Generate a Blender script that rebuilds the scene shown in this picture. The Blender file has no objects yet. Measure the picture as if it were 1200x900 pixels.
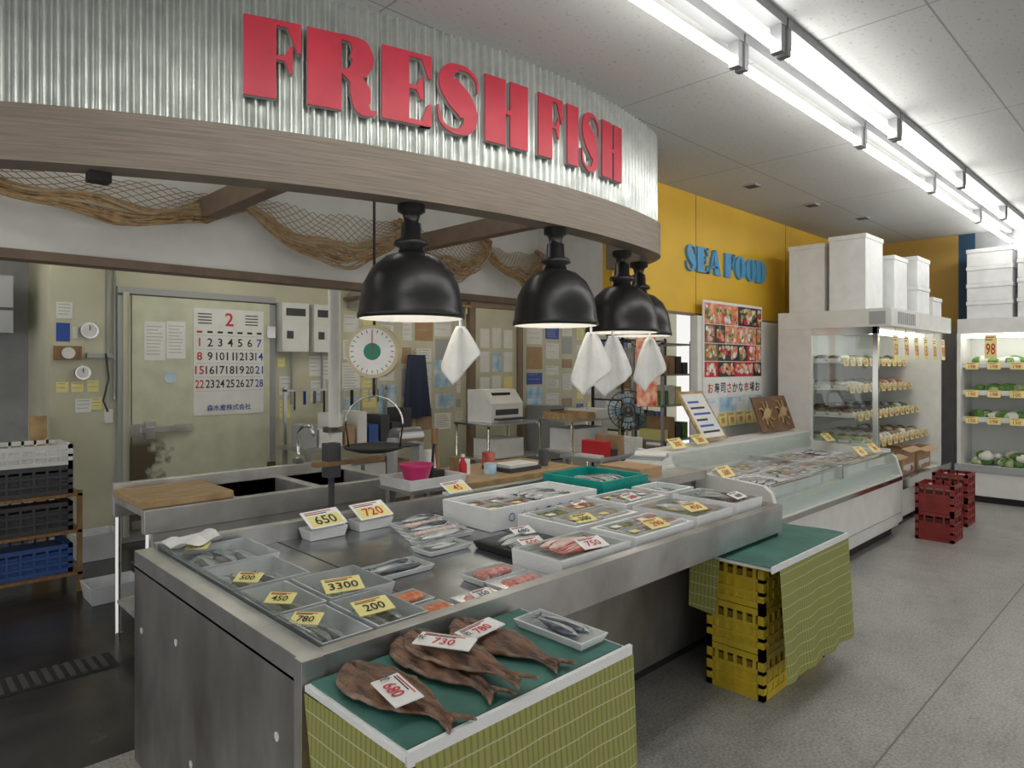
import bpy, math, random
from mathutils import Vector
random.seed(7)
S=bpy.context.scene
# ------------------------------------------------------------------ materials
MATS={}
def nmat(name,col,rough=0.5,metal=0.0,var=0.0,vscale=8.0,bump=0.0,bscale=40.0,col2=None,emit=0.0,stretch=None,spec=None,detail=4.0,lo=0.35,hi=0.65):
    if name in MATS: return MATS[name]
    m=bpy.data.materials.new(name); m.use_nodes=True
    nt=m.node_tree; N=nt.nodes; L=nt.links
    b=N['Principled BSDF']
    b.inputs['Base Color'].default_value=(*col,1); b.inputs['Roughness'].default_value=rough; b.inputs['Metallic'].default_value=metal
    if spec is not None: b.inputs['Specular IOR Level'].default_value=spec
    tc=N.new('ShaderNodeTexCoord'); mp=N.new('ShaderNodeMapping'); L.new(tc.outputs['Object'],mp.inputs['Vector'])
    if stretch: mp.inputs['Scale'].default_value=stretch
    if var>0 or col2:
        n=N.new('ShaderNodeTexNoise'); n.inputs['Scale'].default_value=vscale; n.inputs['Detail'].default_value=detail
        L.new(mp.outputs[0],n.inputs['Vector'])
        r=N.new('ShaderNodeValToRGB'); r.color_ramp.elements[0].position=lo; r.color_ramp.elements[1].position=hi
        c2=col2 if col2 else tuple(max(0,c*(1-var)) for c in col)
        r.color_ramp.elements[0].color=(*c2,1); r.color_ramp.elements[1].color=(*col,1)
        L.new(n.outputs['Fac'],r.inputs['Fac']); L.new(r.outputs['Color'],b.inputs['Base Color'])
        if metal>.5:
            rr=N.new('ShaderNodeMapRange'); rr.inputs['To Min'].default_value=min(1,rough*1.6); rr.inputs['To Max'].default_value=rough*.7
            L.new(n.outputs['Fac'],rr.inputs['Value']); L.new(rr.outputs[0],b.inputs['Roughness'])
    if bump>0:
        n2=N.new('ShaderNodeTexNoise'); n2.inputs['Scale'].default_value=bscale; n2.inputs['Detail'].default_value=3
        L.new(mp.outputs[0],n2.inputs['Vector'])
        bp=N.new('ShaderNodeBump'); bp.inputs['Strength'].default_value=bump; bp.inputs['Distance'].default_value=0.01
        L.new(n2.outputs['Fac'],bp.inputs['Height']); L.new(bp.outputs[0],b.inputs['Normal'])
    if emit>0:
        b.inputs['Emission Color'].default_value=(*col,1); b.inputs['Emission Strength'].default_value=emit
    MATS[name]=m; return m
def glassmat(name,tint,gl=0.12,rough=0.03):
    m=bpy.data.materials.new(name); m.use_nodes=True; nt=m.node_tree; N=nt.nodes; L=nt.links
    N.remove(N['Principled BSDF']); o=N['Material Output']
    t=N.new('ShaderNodeBsdfTransparent'); t.inputs[0].default_value=(*tint,1)
    g=N.new('ShaderNodeBsdfGlossy'); g.inputs['Roughness'].default_value=rough
    x=N.new('ShaderNodeMixShader'); x.inputs[0].default_value=gl
    L.new(t.outputs[0],x.inputs[1]); L.new(g.outputs[0],x.inputs[2]); L.new(x.outputs[0],o.inputs[0]); MATS[name]=m; return m

white=nmat('white_paint',(.78,.78,.75),.5,var=.08)
whiteb=nmat('white_header_paint',(.90,.90,.87),.6,var=.05)
greyw=nmat('grey_wall_and_shade',(.34,.35,.36),.7,var=.1)  # recess wall grey; on wall_right, shade painted onto a white wall
paper=nmat('paper',(.82,.82,.79),.7,var=.08)
styro=nmat('styrofoam',(.84,.85,.85),.75,var=.08,bump=.3,bscale=120)
steel=nmat('steel',(.60,.60,.59),.30,.85,col2=(.36,.35,.34),vscale=4,bump=.04,bscale=20,detail=10,lo=.3,hi=.6)
sinks=nmat('sink_steel',(.62,.62,.60),.38,.5,col2=(.44,.43,.40),vscale=5,detail=9,bump=.04,bscale=20)
steeld=nmat('steel_bed',(.50,.52,.54),.20,.90,var=.45,vscale=5,bump=.06,bscale=9,detail=9)
steelw=nmat('steel_worn',(.38,.375,.36),.38,.7,col2=(.14,.13,.12),vscale=2.6,detail=12,bump=.10,stretch=(1.3,1.3,.7),lo=.3,hi=.7)
chrome=nmat('chrome',(.7,.7,.7),.15,1.0)
black=nmat('black_enamel',(.012,.012,.013),.32,var=.2)
blackm=nmat('black_matte',(.02,.02,.02),.7)
dark=nmat('dark_grey',(.06,.06,.065),.6)
grey=nmat('grey_plastic',(.38,.39,.40),.5)
housing=nmat('light_housing',(.20,.205,.21),.5)
cream=nmat('cream_wall',(.62,.61,.46),.6,var=.16,vscale=2,detail=9)
rust=nmat('rust_stain',(.22,.17,.11),.8,col2=(.05,.04,.03),vscale=15)
yellow=nmat('yellow_paint',(.80,.49,.04),.55,var=.12,vscale=1.5)
yellowd=nmat('yellow_paint_shaded',(.50,.31,.07),.6,var=.12,vscale=1.5)  # shaded copy of the yellow paint, shadow put into the colour
blue=nmat('blue_paint',(.015,.06,.12),.6)
bluelet=nmat('blue_letter',(.10,.36,.66),.45,var=.1)
red=nmat('red_letter',(.58,.03,.06),.4,var=.2,vscale=6)
redpl=nmat('red_plastic',(.30,.035,.03),.45,var=.25)
yelpl=nmat('yellow_plastic',(.62,.46,.035),.45,var=.15)
galv=nmat('galvanised',(.62,.65,.62),.33,.85,var=.22,vscale=9,detail=3)
wood=nmat('wood_band',(.27,.22,.175),.5,col2=(.19,.155,.12),vscale=3,stretch=(1.2,1.2,45),detail=6)
woodl=nmat('wood_board',(.52,.36,.18),.6,col2=(.34,.22,.10),vscale=4,stretch=(2,14,2),detail=8)
woodm=nmat('wood_mid',(.30,.17,.07),.6,col2=(.20,.11,.05),vscale=4,stretch=(12,12,1.5))
trimw=nmat('wood_trim',(.24,.17,.12),.6,var=.2)
teal=nmat('green_sheet',(.06,.20,.165),.6,var=.3,vscale=6,bump=.6,bscale=22)
tealb=nmat('green_plastic',(.0,.33,.28),.4,var=.2,bump=.3)
ytag=nmat('yellow_tag',(.84,.76,.30),.5); wtag=nmat('white_tag',(.85,.85,.83),.5)
inkr=nmat('ink_red',(.58,.02,.03),.5); inkb=nmat('ink_black',(.015,.015,.02),.5); inkbl=nmat('ink_blue',(.02,.08,.4),.5)
rope=nmat('net_rope',(.50,.33,.17),.85,var=.4,vscale=30)
netm=nmat('net_twine',(.46,.35,.22),.85)
clothw=nmat('towel_white',(.80,.80,.78),.85,var=.08,bump=.4,bscale=50)
fback=nmat('fish_back',(.12,.15,.18),.22,.3,var=.5,vscale=30); fbel=nmat('fish_belly',(.66,.69,.70),.22,.4,var=.3,vscale=20)
fred=nmat('fish_red',(.62,.10,.08),.25,.0,var=.4,vscale=25); fredb=nmat('fish_pinkbelly',(.80,.60,.54),.3,var=.25,vscale=30)
fyel=nmat('fish_yellow',(.55,.50,.16),.3,.1,var=.5,vscale=30)
flet=nmat('fillet_red',(.45,.07,.07),.3,col2=(.72,.38,.33),vscale=40); flpk=nmat('fillet_pink',(.78,.48,.40),.3,col2=(.62,.24,.18),vscale=35)
flor=nmat('fillet_orange',(.76,.34,.14),.3,col2=(.55,.13,.07),vscale=40)
dried=nmat('dried_fish',(.23,.12,.07),.33,col2=(.045,.02,.014),vscale=14,detail=9,bump=.5,bscale=50,spec=.6,stretch=(3.2,1,1))
driedl=nmat('dried_edge',(.34,.24,.17),.4,col2=(.14,.07,.04),vscale=25)
cardb=nmat('cardboard',(.46,.30,.17),.8,var=.15)
green1=nmat('leaf_green',(.14,.30,.07),.6,var=.5,vscale=20); green2=nmat('cabbage',(.48,.58,.28),.6,var=.4,vscale=15)
purple=nmat('produce_dark',(.13,.10,.12),.5,var=.5,vscale=25); whitev=nmat('daikon',(.80,.80,.73),.5,var=.1)
orange=nmat('carrot',(.70,.26,.06),.5)
pink=nmat('pink_plastic',(.62,.03,.18),.35)
foodm=nmat('poster_food',(.62,.06,.04),.4,col2=(.85,.55,.35),vscale=14,detail=6)
foodd=nmat('poster_dark',(.05,.03,.03),.4,col2=(.35,.12,.05),vscale=10)
foodb=nmat('poster_black',(.03,.028,.03),.4)
seabl=nmat('poster_blue',(.18,.45,.68),.4,col2=(.75,.82,.85),vscale=6)
tubem=nmat('tube_glow',(1.0,.985,.94),.5,emit=13.0); bulb=nmat('bulb_glow',(1,.93,.8),.5,emit=8.0)
tubek=nmat('tube_kitchen',(1.0,.96,.85),.5,emit=18.0); tubec=nmat('tube_cooler',(1.0,.98,.94),.5,emit=8.0)
tubes=nmat('added_soffit_fill_glow',(1.0,.98,.92),.5,emit=7.0)  # glow of the added fill tubes under the soffit
lampin=nmat('lamp_inside',(.75,.75,.73),.4)
glass=glassmat('glass_clear',(.93,.96,.95),.08); clearp=glassmat('clear_plastic',(.80,.85,.86),.25,.15); film=glassmat('film_wrap',(.93,.95,.95),.18,.08)
palep=nmat('pale_plastic',(.70,.73,.75),.25,var=.1)
coolin=nmat('cooler_inner',(.74,.76,.75),.5)

def doormat():
    m=bpy.data.materials.new('cream_door_stained'); m.use_nodes=True; nt=m.node_tree; N=nt.nodes; L=nt.links; b=N['Principled BSDF']; b.inputs['Roughness'].default_value=.5
    tc=N.new('ShaderNodeTexCoord'); sp=N.new('ShaderNodeSeparateXYZ'); L.new(tc.outputs['Object'],sp.inputs[0])
    n=N.new('ShaderNodeTexNoise'); n.inputs['Scale'].default_value=5; n.inputs['Detail'].default_value=9; L.new(tc.outputs['Object'],n.inputs['Vector'])
    def mm(op,a,bv,clamp=False):
        q=N.new('ShaderNodeMath'); q.operation=op; q.use_clamp=clamp
        for i,t in enumerate((a,bv)):
            if hasattr(t,'links'): L.new(t,q.inputs[i])
            else: q.inputs[i].default_value=t
        return q.outputs[0]
    dx=mm('MULTIPLY',mm('ADD',sp.outputs[0],.65),1.5)
    f=mm('MULTIPLY',mm('SUBTRACT',mm('SUBTRACT',n.outputs['Fac'],.10),dx),9.0,True)
    zt=mm('MULTIPLY',mm('SUBTRACT',1.0,sp.outputs[2]),8.0,True)
    f=mm('MULTIPLY',f,zt)
    r=N.new('ShaderNodeValToRGB'); r.color_ramp.elements[0].position=.3; r.color_ramp.elements[1].position=.65; r.color_ramp.elements[0].color=(.52,.53,.40,1); r.color_ramp.elements[1].color=(.64,.65,.50,1); L.new(n.outputs['Fac'],r.inputs['Fac'])
    x=N.new('ShaderNodeMix'); x.data_type='RGBA'; L.new(f,x.inputs['Factor']); L.new(r.outputs['Color'],x.inputs['A']); x.inputs['B'].default_value=(.10,.075,.045,1)
    L.new(x.outputs['Result'],b.inputs['Base Color']); return m
creamd=doormat()
def stripemat():
    m=bpy.data.materials.new('striped_cloth'); m.use_nodes=True; nt=m.node_tree; N=nt.nodes; L=nt.links; b=N['Principled BSDF']; b.inputs['Roughness'].default_value=.8
    tc=N.new('ShaderNodeTexCoord'); sp=N.new('ShaderNodeSeparateXYZ'); L.new(tc.outputs['Object'],sp.inputs[0])
    def math_(op,a,bv=None):
        n=N.new('ShaderNodeMath'); n.operation=op
        if hasattr(a,'links'): L.new(a,n.inputs[0])
        else: n.inputs[0].default_value=a
        if bv is not None:
            if hasattr(bv,'links'): L.new(bv,n.inputs[1])
            else: n.inputs[1].default_value=bv
        return n.outputs[0]
    h=math_('ADD',sp.outputs[0],sp.outputs[1])
    v=math_('GREATER_THAN',math_('SINE',math_('MULTIPLY',h,330.0)),0.45)
    w=math_('SINE',math_('MULTIPLY',h,11.0))
    z=math_('ADD',sp.outputs[2],math_('MULTIPLY',w,.0016))
    hz=math_('GREATER_THAN',math_('SINE',math_('MULTIPLY',z,120.0)),0.975)
    m1=N.new('ShaderNodeMix'); m1.data_type='RGBA'; m1.inputs['A'].default_value=(.33,.33,.10,1); m1.inputs['B'].default_value=(.22,.24,.065,1); L.new(v,m1.inputs['Factor'])
    m2=N.new('ShaderNodeMix'); m2.data_type='RGBA'; m2.inputs['B'].default_value=(.50,.51,.30,1); L.new(m1.outputs['Result'],m2.inputs['A']); L.new(hz,m2.inputs['Factor'])
    L.new(m2.outputs['Result'],b.inputs['Base Color']); return m
stripe=stripemat()

def tilemat(name,base,line,sx,sy,lw,speck=None,rough=.8,mort=None):
    m=bpy.data.materials.new(name); m.use_nodes=True; nt=m.node_tree; N=nt.nodes; L=nt.links; b=N['Principled BSDF']; b.inputs['Roughness'].default_value=rough
    tc=N.new('ShaderNodeTexCoord')
    br=N.new('ShaderNodeTexBrick'); br.offset=0.0; br.inputs['Scale'].default_value=1.0; br.inputs['Mortar Size'].default_value=lw
    br.inputs['Brick Width'].default_value=sx; br.inputs['Row Height'].default_value=sy; br.inputs['Mortar Smooth'].default_value=0.0
    br.inputs['Color1'].default_value=(*base,1); br.inputs['Color2'].default_value=(*[c*.985 for c in base],1); br.inputs['Mortar'].default_value=(*line,1)
    L.new(tc.outputs['Object'],br.inputs['Vector'])
    out=br.outputs['Color']
    for (sc,lo,hi,amt,dt) in (speck or []):
        n=N.new('ShaderNodeTexNoise'); n.inputs['Scale'].default_value=sc; n.inputs['Detail'].default_value=dt
        L.new(tc.outputs['Object'],n.inputs['Vector'])
        r=N.new('ShaderNodeValToRGB'); r.color_ramp.elements[0].position=lo; r.color_ramp.elements[0].color=(amt,amt,amt,1); r.color_ramp.elements[1].position=hi; r.color_ramp.elements[1].color=(1,1,1,1)
        L.new(n.outputs['Fac'],r.inputs['Fac'])
        x=N.new('ShaderNodeMix'); x.data_type='RGBA'; x.blend_type='MULTIPLY'; x.inputs['Factor'].default_value=1
        L.new(out,x.inputs['A']); L.new(r.outputs['Color'],x.inputs['B']); out=x.outputs['Result']
    L.new(out,b.inputs['Base Color']); return m
ceilm=tilemat('ceiling_tiles',(.53,.535,.53),(.29,.30,.30),1.8,.9,.005,[(40,.30,.38,.70,2),(1.2,.3,.7,.92,2)],.9)
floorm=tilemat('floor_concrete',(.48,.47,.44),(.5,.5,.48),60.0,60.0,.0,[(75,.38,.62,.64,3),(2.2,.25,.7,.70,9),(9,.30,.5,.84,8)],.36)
kfloor=nmat('kitchen_floor',(.055,.050,.045),.22,col2=(.02,.02,.022),vscale=3,bump=.2,bscale=8,detail=8)

# ------------------------------------------------------------------ mesh accumulator
TXT={}
def textmesh(body):
    if body in TXT: return TXT[body]
    cu=bpy.data.curves.new('t','FONT'); cu.body=body; cu.size=1; cu.resolution_u=2; cu.offset=.012
    ob=bpy.data.objects.new('t',cu); S.collection.objects.link(ob)
    bpy.context.view_layer.update()
    me=ob.to_mesh()
    vs=[(v.co.x,v.co.y) for v in me.vertices]; fs=[tuple(p.vertices) for p in me.polygons]
    ob.to_mesh_clear(); bpy.data.objects.remove(ob); bpy.data.curves.remove(cu)
    if vs:
        x0=min(v[0] for v in vs);x1=max(v[0] for v in vs);y0=min(v[1] for v in vs);y1=max(v[1] for v in vs)
        vs=[(v[0]-(x0+x1)/2,v[1]-(y0+y1)/2) for v in vs]; TXT[body]=(vs,fs,x1-x0,y1-y0)
    else: TXT[body]=([],[],1,1)
    return TXT[body]

class M:
    def __init__(s): s.v=[];s.f=[];s.mi=[];s.sm=[];s.mats=[]
    def m(s,mat):
        if mat not in s.mats: s.mats.append(mat)
        return s.mats.index(mat)
    def add(s,vs,fs,mat,smooth=False):
        o=len(s.v); s.v+= [tuple(v) for v in vs]; k=s.m(mat)
        for f in fs: s.f.append(tuple(i+o for i in f)); s.mi.append(k); s.sm.append(smooth)
    def b(s,x0,x1,y0,y1,z0,z1,mat,rz=0):
        vs=[(x,y,z) for z in (z0,z1) for (x,y) in ((x0,y0),(x1,y0),(x1,y1),(x0,y1))]
        if rz:
            cx,cy=(x0+x1)/2,(y0+y1)/2; c,n=math.cos(rz),math.sin(rz)
            vs=[(cx+(x-cx)*c-(y-cy)*n,cy+(x-cx)*n+(y-cy)*c,z) for x,y,z in vs]
        s.add(vs,[(3,2,1,0),(4,5,6,7),(0,1,5,4),(1,2,6,5),(2,3,7,6),(3,0,4,7)],mat)
    def lathe(s,cx,cy,prof,mat,seg=24,smooth=True,axis='z',caps=True,cz=0):
        vs=[];n=len(prof)
        for (r,h) in prof:
            for i in range(seg):
                a=2*math.pi*i/seg; p=(r*math.cos(a),r*math.sin(a),h)
                if axis=='y': p=(p[0],p[2],p[1])
                if axis=='x': p=(p[2],p[0],p[1])
                vs.append((cx+p[0],cy+p[1],cz+p[2]))
        fs=[(j*seg+i,j*seg+(i+1)%seg,(j+1)*seg+(i+1)%seg,(j+1)*seg+i) for j in range(n-1) for i in range(seg)]
        s.add(vs,fs,mat,smooth)
        if caps:
            o=len(s.v)-len(vs)
            for base in (0,(n-1)*seg):
                s.f.append(tuple(o+base+i for i in range(seg))); s.mi.append(s.m(mat)); s.sm.append(False)
    def tube(s,pts,r,mat,seg=6):
        pts=[Vector(p) for p in pts]; vs=[];n=len(pts)
        for j,p in enumerate(pts):
            t=(pts[min(j+1,n-1)]-pts[max(j-1,0)]).normalized()
            up=Vector((0,0,1)) if abs(t.z)<.9 else Vector((1,0,0))
            a=t.cross(up).normalized(); c=t.cross(a)
            for i in range(seg):
                w=2*math.pi*i/seg; vs.append(p+a*(r*math.cos(w))+c*(r*math.sin(w)))
        fs=[(j*seg+i,j*seg+(i+1)%seg,(j+1)*seg+(i+1)%seg,(j+1)*seg+i) for j in range(n-1) for i in range(seg)]
        fs+=[tuple(range(seg)),tuple((n-1)*seg+i for i in range(seg))]
        s.add(vs,fs,mat,seg>4)
    def prism(s,poly,fn,mat,d0,d1):
        n=len(poly); vs=[fn(u,v,d0) for u,v in poly]+[fn(u,v,d1) for u,v in poly]
        fs=[tuple(range(n)),tuple(range(2*n-1,n-1,-1))]+[(i,(i+1)%n,(i+1)%n+n,i+n) for i in range(n)]
        s.add(vs,fs,mat)
    def ball(s,c,r,mat,sx=1,sy=1,sz=1,seg=10,rings=7,rz=0):
        vs=[];cr,sr=math.cos(rz),math.sin(rz)
        for j in range(rings+1):
            th=math.pi*j/rings
            for i in range(seg):
                a=2*math.pi*i/seg; x=r*sx*math.sin(th)*math.cos(a);y=r*sy*math.sin(th)*math.sin(a);z=r*sz*math.cos(th)
                vs.append((c[0]+x*cr-y*sr,c[1]+x*sr+y*cr,c[2]+z))
        fs=[(j*seg+i,(j+1)*seg+i,(j+1)*seg+(i+1)%seg,j*seg+(i+1)%seg) for j in range(rings) for i in range(seg)]
        s.add(vs,fs,mat,True)
    def text(s,body,o,ux,uy,h,mat,maxw=None):
        vs,fs,w,hh=textmesh(body)
        if not vs: return
        k=h/hh; kx=k
        if maxw and w*k>maxw: kx=maxw/w
        o=Vector(o);ux=Vector(ux);uy=Vector(uy)
        s.add([o+ux*(x*kx)+uy*(y*k) for x,y in vs],fs,mat)
    def tag(s,x,y,z,w=.12,h=.07,a=0,tilt=15,txt='200',bg=None,ink=None,patch=False):
        bg=bg or ytag; ink=ink or inkb
        a=math.radians(a);t=math.radians(tilt)
        ux=Vector((math.cos(a),math.sin(a),0)); uy=Vector((-math.sin(a)*math.cos(t),math.cos(a)*math.cos(t),math.sin(t))); n=ux.cross(uy)
        o=Vector((x,y,z))
        fn=lambda u,v,d:o+ux*u+uy*(v+h/2)+n*d
        s.prism([(-w/2,-h/2),(w/2,-h/2),(w/2,h/2),(-w/2,h/2)],fn,bg,0,.003)
        if patch: s.prism([(-w*.42,-h*.42),(w*.42,-h*.42),(w*.42,h*.18),(-w*.42,h*.18)],fn,ytag,.003,.004)
        s.text(txt,fn(0,-h*.10,.0048),ux,uy,h*.48,ink,w*.78)
        s.prism([(-w*.42,h*.27),(w*.15,h*.27),(w*.15,h*.31),(-w*.42,h*.31)],fn,inkb,.003,.0042)
        s.prism([(-w*.42,h*.37),(w*.30,h*.37),(w*.30,h*.41),(-w*.42,h*.41)],fn,inkr,.003,.0042)
    def tray(s,x0,x1,y0,y1,z,h,mat,t=.008,fl=.012,rz=0):
        cx,cy=(x0+x1)/2,(y0+y1)/2;w,d=(x1-x0)/2,(y1-y0)/2;c,n=math.cos(rz),math.sin(rz)
        def ring(hw,hd,zz): return [(cx+px*c-py*n,cy+px*n+py*c,zz) for px,py in ((-hw,-hd),(hw,-hd),(hw,hd),(-hw,hd))]
        vs=ring(w-fl,d-fl,z)+ring(w,d,z+h)+ring(w-t,d-t,z+h)+ring(w-fl-t,d-fl-t,z+t)
        fs=[(3,2,1,0)]
        for k in range(3):
            for i in range(4): fs.append((k*4+i,k*4+(i+1)%4,(k+1)*4+(i+1)%4,(k+1)*4+i))
        fs.append((12,13,14,15)); s.add(vs,fs,mat)
    def fish(s,x,y,z,L,a,hgt=.24,back=None,bel=None,thick=.5):
        back=back or fback; bel=bel or fbel
        prof=[(0,.02),(.05,.35),(.13,.68),(.25,.93),(.4,1),(.55,.85),(.7,.58),(.82,.30),(.9,.17),(.94,.2)]
        c,n=math.cos(a),math.sin(a); seg=10;H=L*hgt/2;vs=[]
        for t,w in prof:
            for i in range(seg):
                th=2*math.pi*i/seg; ly=H*w*math.cos(th); lz=H*thick*(w if t<.85 else w*.6)*math.sin(th)
                lx=(t-.5)*L; vs.append((x+lx*c-ly*n,y+lx*n+ly*c,z+H*thick+lz))
        o=len(s.v); s.v+=vs
        for j in range(len(prof)-1):
            for i in range(seg):
                mid=2*math.pi*(i+.5)/seg
                s.f.append((o+j*seg+i,o+j*seg+(i+1)%seg,o+(j+1)*seg+(i+1)%seg,o+(j+1)*seg+i)); s.mi.append(s.m(back if math.cos(mid)>.05 else bel)); s.sm.append(True)
        zt=z+H*thick
        def P(u,v,w=0): lx=(u-.5)*L; ly=v*H; return (x+lx*c-ly*n,y+lx*n+ly*c,zt+w)
        s.add([P(.92,.2),P(1.05,.85),P(1.0,0),P(1.05,-.85),P(.92,-.2),P(.94,0,.003)],[(0,1,2,5),(5,2,3,4)],back)
        s.add([P(.35,.95),P(.5,1.25),P(.62,.75)],[(0,1,2)],back); s.add([P(.6,-.7),P(.7,-.95),P(.75,-.4)],[(0,1,2)],back)
        ex=P(.1,.2); s.ball((ex[0],ex[1],zt+H*thick*.45),L*.016,blackm,seg=6,rings=4)
    def crate(s,x0,x1,y0,y1,z0,z1,mat,nr=3,nv=6,solid=True):
        t=.014
        for x in (x0,x1-.03):
            for y in (y0,y1-.03): s.b(x,x+.03,y,y+.03,z0,z1,mat)
        for k in range(nr+1):
            zz=z0+(z1-z0-.03)*k/nr; hh=.03 if k in(0,nr) else .018
            s.b(x0,x1,y0,y0+t,zz,zz+hh,mat); s.b(x0,x1,y1-t,y1,zz,zz+hh,mat); s.b(x0,x0+t,y0,y1,zz,zz+hh,mat); s.b(x1-t,x1,y0,y1,zz,zz+hh,mat)
        for k in range(1,nv):
            x=x0+(x1-x0)*k/nv;y=y0+(y1-y0)*k/nv
            for yy in (y0+.002,y1-t): s.b(x-.008,x+.008,yy,yy+t-.002,z0,z1,mat)
            for xx in (x0+.002,x1-t): s.b(xx,xx+t-.002,y-.008,y+.008,z0,z1,mat)
        if solid:
            h=z1-z0; za,zb=z0,z0+h*.58
            s.b(x0+.004,x1-.004,y0+.008,y0+.016,za,zb,mat); s.b(x0+.004,x1-.004,y1-.016,y1-.008,za,zb,mat); s.b(x0+.008,x0+.016,y0+.004,y1-.004,za,zb,mat); s.b(x1-.016,x1-.008,y0+.004,y1-.004,za,zb,mat)
            s.b(x0+.02,x1-.02,y0+.02,y1-.02,z0+.01,z1-.05,nmat('crate_inner_yellow',(.28,.20,.03),.8) if mat==yelpl else (nmat('crate_bottles',(.08,.015,.015),.5) if mat==redpl else dark))
        s.b(x0+t,x1-t,y0+t,y1-t,z0,z0+.01,mat)
    def sheet(s,p00,p10,p01,p11,nu,nv,mat,disp=None,smooth=True):
        p00,p10,p01,p11=map(Vector,(p00,p10,p01,p11)); vs=[]
        for j in range(nv+1):
            for i in range(nu+1):
                u,v=i/nu,j/nv; p=p00*(1-u)*(1-v)+p10*u*(1-v)+p01*(1-u)*v+p11*u*v
                if disp: p=p+Vector(disp(u,v))
                vs.append(p)
        fs=[(j*(nu+1)+i,j*(nu+1)+i+1,(j+1)*(nu+1)+i+1,(j+1)*(nu+1)+i) for j in range(nv) for i in range(nu)]
        s.add(vs,fs,mat,smooth)
    def build(s,name,bevel=0,origin=True,parent=None):
        vs=s.v
        if origin and vs:
            xs=[v[0] for v in vs];ys=[v[1] for v in vs];zs=[v[2] for v in vs]
            o=((min(xs)+max(xs))/2,(min(ys)+max(ys))/2,min(zs))
        else: o=(0,0,0)
        me=bpy.data.meshes.new(name); me.from_pydata([(v[0]-o[0],v[1]-o[1],v[2]-o[2]) for v in vs],[],s.f)
        for mt in s.mats: me.materials.append(mt)
        me.polygons.foreach_set('material_index',s.mi); me.polygons.foreach_set('use_smooth',s.sm); me.update()
        ob=bpy.data.objects.new(name,me); ob.location=o; S.collection.objects.link(ob)
        if bevel:
            bm=ob.modifiers.new('bevel','BEVEL'); bm.width=bevel; bm.segments=2; bm.limit_method='ANGLE'; bm.angle_limit=math.radians(50)
        return ob
def simple(name,boxes,bevel=0,origin=True):
    k=M()
    for bx in boxes: k.b(*bx)
    return k.build(name,bevel,origin)

# ------------------------------------------------------------------ room shell
CZ=3.3
seam=nmat('floor_seam',(.20,.20,.19),.7)
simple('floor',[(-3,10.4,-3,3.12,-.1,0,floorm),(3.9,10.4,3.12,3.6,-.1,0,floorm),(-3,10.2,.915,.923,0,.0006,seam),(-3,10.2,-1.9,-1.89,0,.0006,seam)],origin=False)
simple('floor_kitchen',[(-3,3.9,3.12,8,-.1,-.002,kfloor),(3.9,11,3.6,8,-.1,-.002,kfloor)],origin=False)
simple('ceiling',[(-3,10.4,-3,4.4,CZ,CZ+.1,ceilm)],origin=False)
simple('ceiling_kitchen',[(-3,11,4.47,8,2.75,2.85,white)])
simple('wall_kitchen_back',[(1.2,11,6.87,7.0,0,2.75,cream)])
simple('wall_recess',[(-3,1.2,7.9,8,0,2.75,greyw)])
simple('wall_recess_side',[(1.2,1.3,7.0,8,0,2.75,cream)])
simple('wall_header',[(-1.5,4.66,4.37,4.47,2.22,CZ,whiteb)])
simple('trim_header',[(-1.5,4.66,4.345,4.485,2.17,2.22,trimw)])
k=M(); k.b(4.60,10.2,3.5,3.6,2.12,CZ,yellow); k.b(4.60,4.66,3.6,4.47,2.12,CZ,white)
for x in (5.95,8.0): k.b(x,x+.006,3.497,3.5,2.12,CZ,woodm)
k.b(4.60,10.2,3.495,3.5,2.10,2.13,trimw)
k.build('wall_yellow')
simple('wall_pillar',[(5.85,10.2,3.42,3.5,0,2.10,white)])
k=M(); k.b(10.2,10.3,-3,3.5,0,CZ,greyw); k.b(10.19,10.2,2.20,3.5,2.1,CZ,yellowd); k.b(10.19,10.2,2.02,2.20,2.1,CZ,blue); k.build('wall_right')  # grey and darker yellow carry this wall's shade in their colour
simple('floor_drain_grate',[(-.6,1.02,4.06,4.28,-.002,.004,blackm)]+[(-.6+.05*i,-.575+.05*i,4.07,4.27,.004,.012,dark) for i in range(32)])

# ------------------------------------------------------------------ curved soffit
CX,CY,R=2.95,7.43,4.8
def cy_(x): return CY-math.sqrt(max(0,R*R-(x-CX)**2))
plan=[]
a0=math.asin((-.62-CX)/R); a1=math.asin((4.12-CX)/R)
for i in range(101):
    a=a0+(a1-a0)*i/100; plan.append(Vector((CX+R*math.sin(a),CY-R*math.cos(a))))
p0=plan[-1]; t0=(plan[-1]-plan[-2]).normalized()
q=[p0,p0+t0*.26,Vector((4.60,3.15)),Vector((4.62,3.485))]
for i in range(1,21):
    t=i/20; plan.append(q[0]*(1-t)**3+3*q[1]*t*(1-t)**2+3*q[2]*t*t*(1-t)+q[3]*t**3)
cum=[0]
for i in range(1,len(plan)): cum.append(cum[-1]+(plan[i]-plan[i-1]).length)
def at(s):
    lo,hi=1,len(plan)-1
    while lo<hi:
        mid=(lo+hi)//2
        if cum[mid]<s: lo=mid+1
        else: hi=mid
    i=lo
    f=(s-cum[i-1])/(cum[i]-cum[i-1]); p=plan[i-1].lerp(plan[i],f); t=(plan[i]-plan[i-1]).normalized(); return p,Vector((t.y,-t.x))
TOT=cum[-1]
k=M(); pitch=.050; n=int(TOT/pitch*8); vs=[]
for i in range(n+1):
    s=TOT*i/n; p,nn=at(s); o=.015*math.sin(2*math.pi*s/pitch); pp=p+nn*o
    vs.append((pp.x,pp.y,2.651)); vs.append((pp.x,pp.y,CZ))
k.add(vs,[(2*i,2*i+2,2*i+3,2*i+1) for i in range(n)],galv,True)
k.build('corrugated_sign_fascia')
k=M(); n=160; vs=[]
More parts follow.
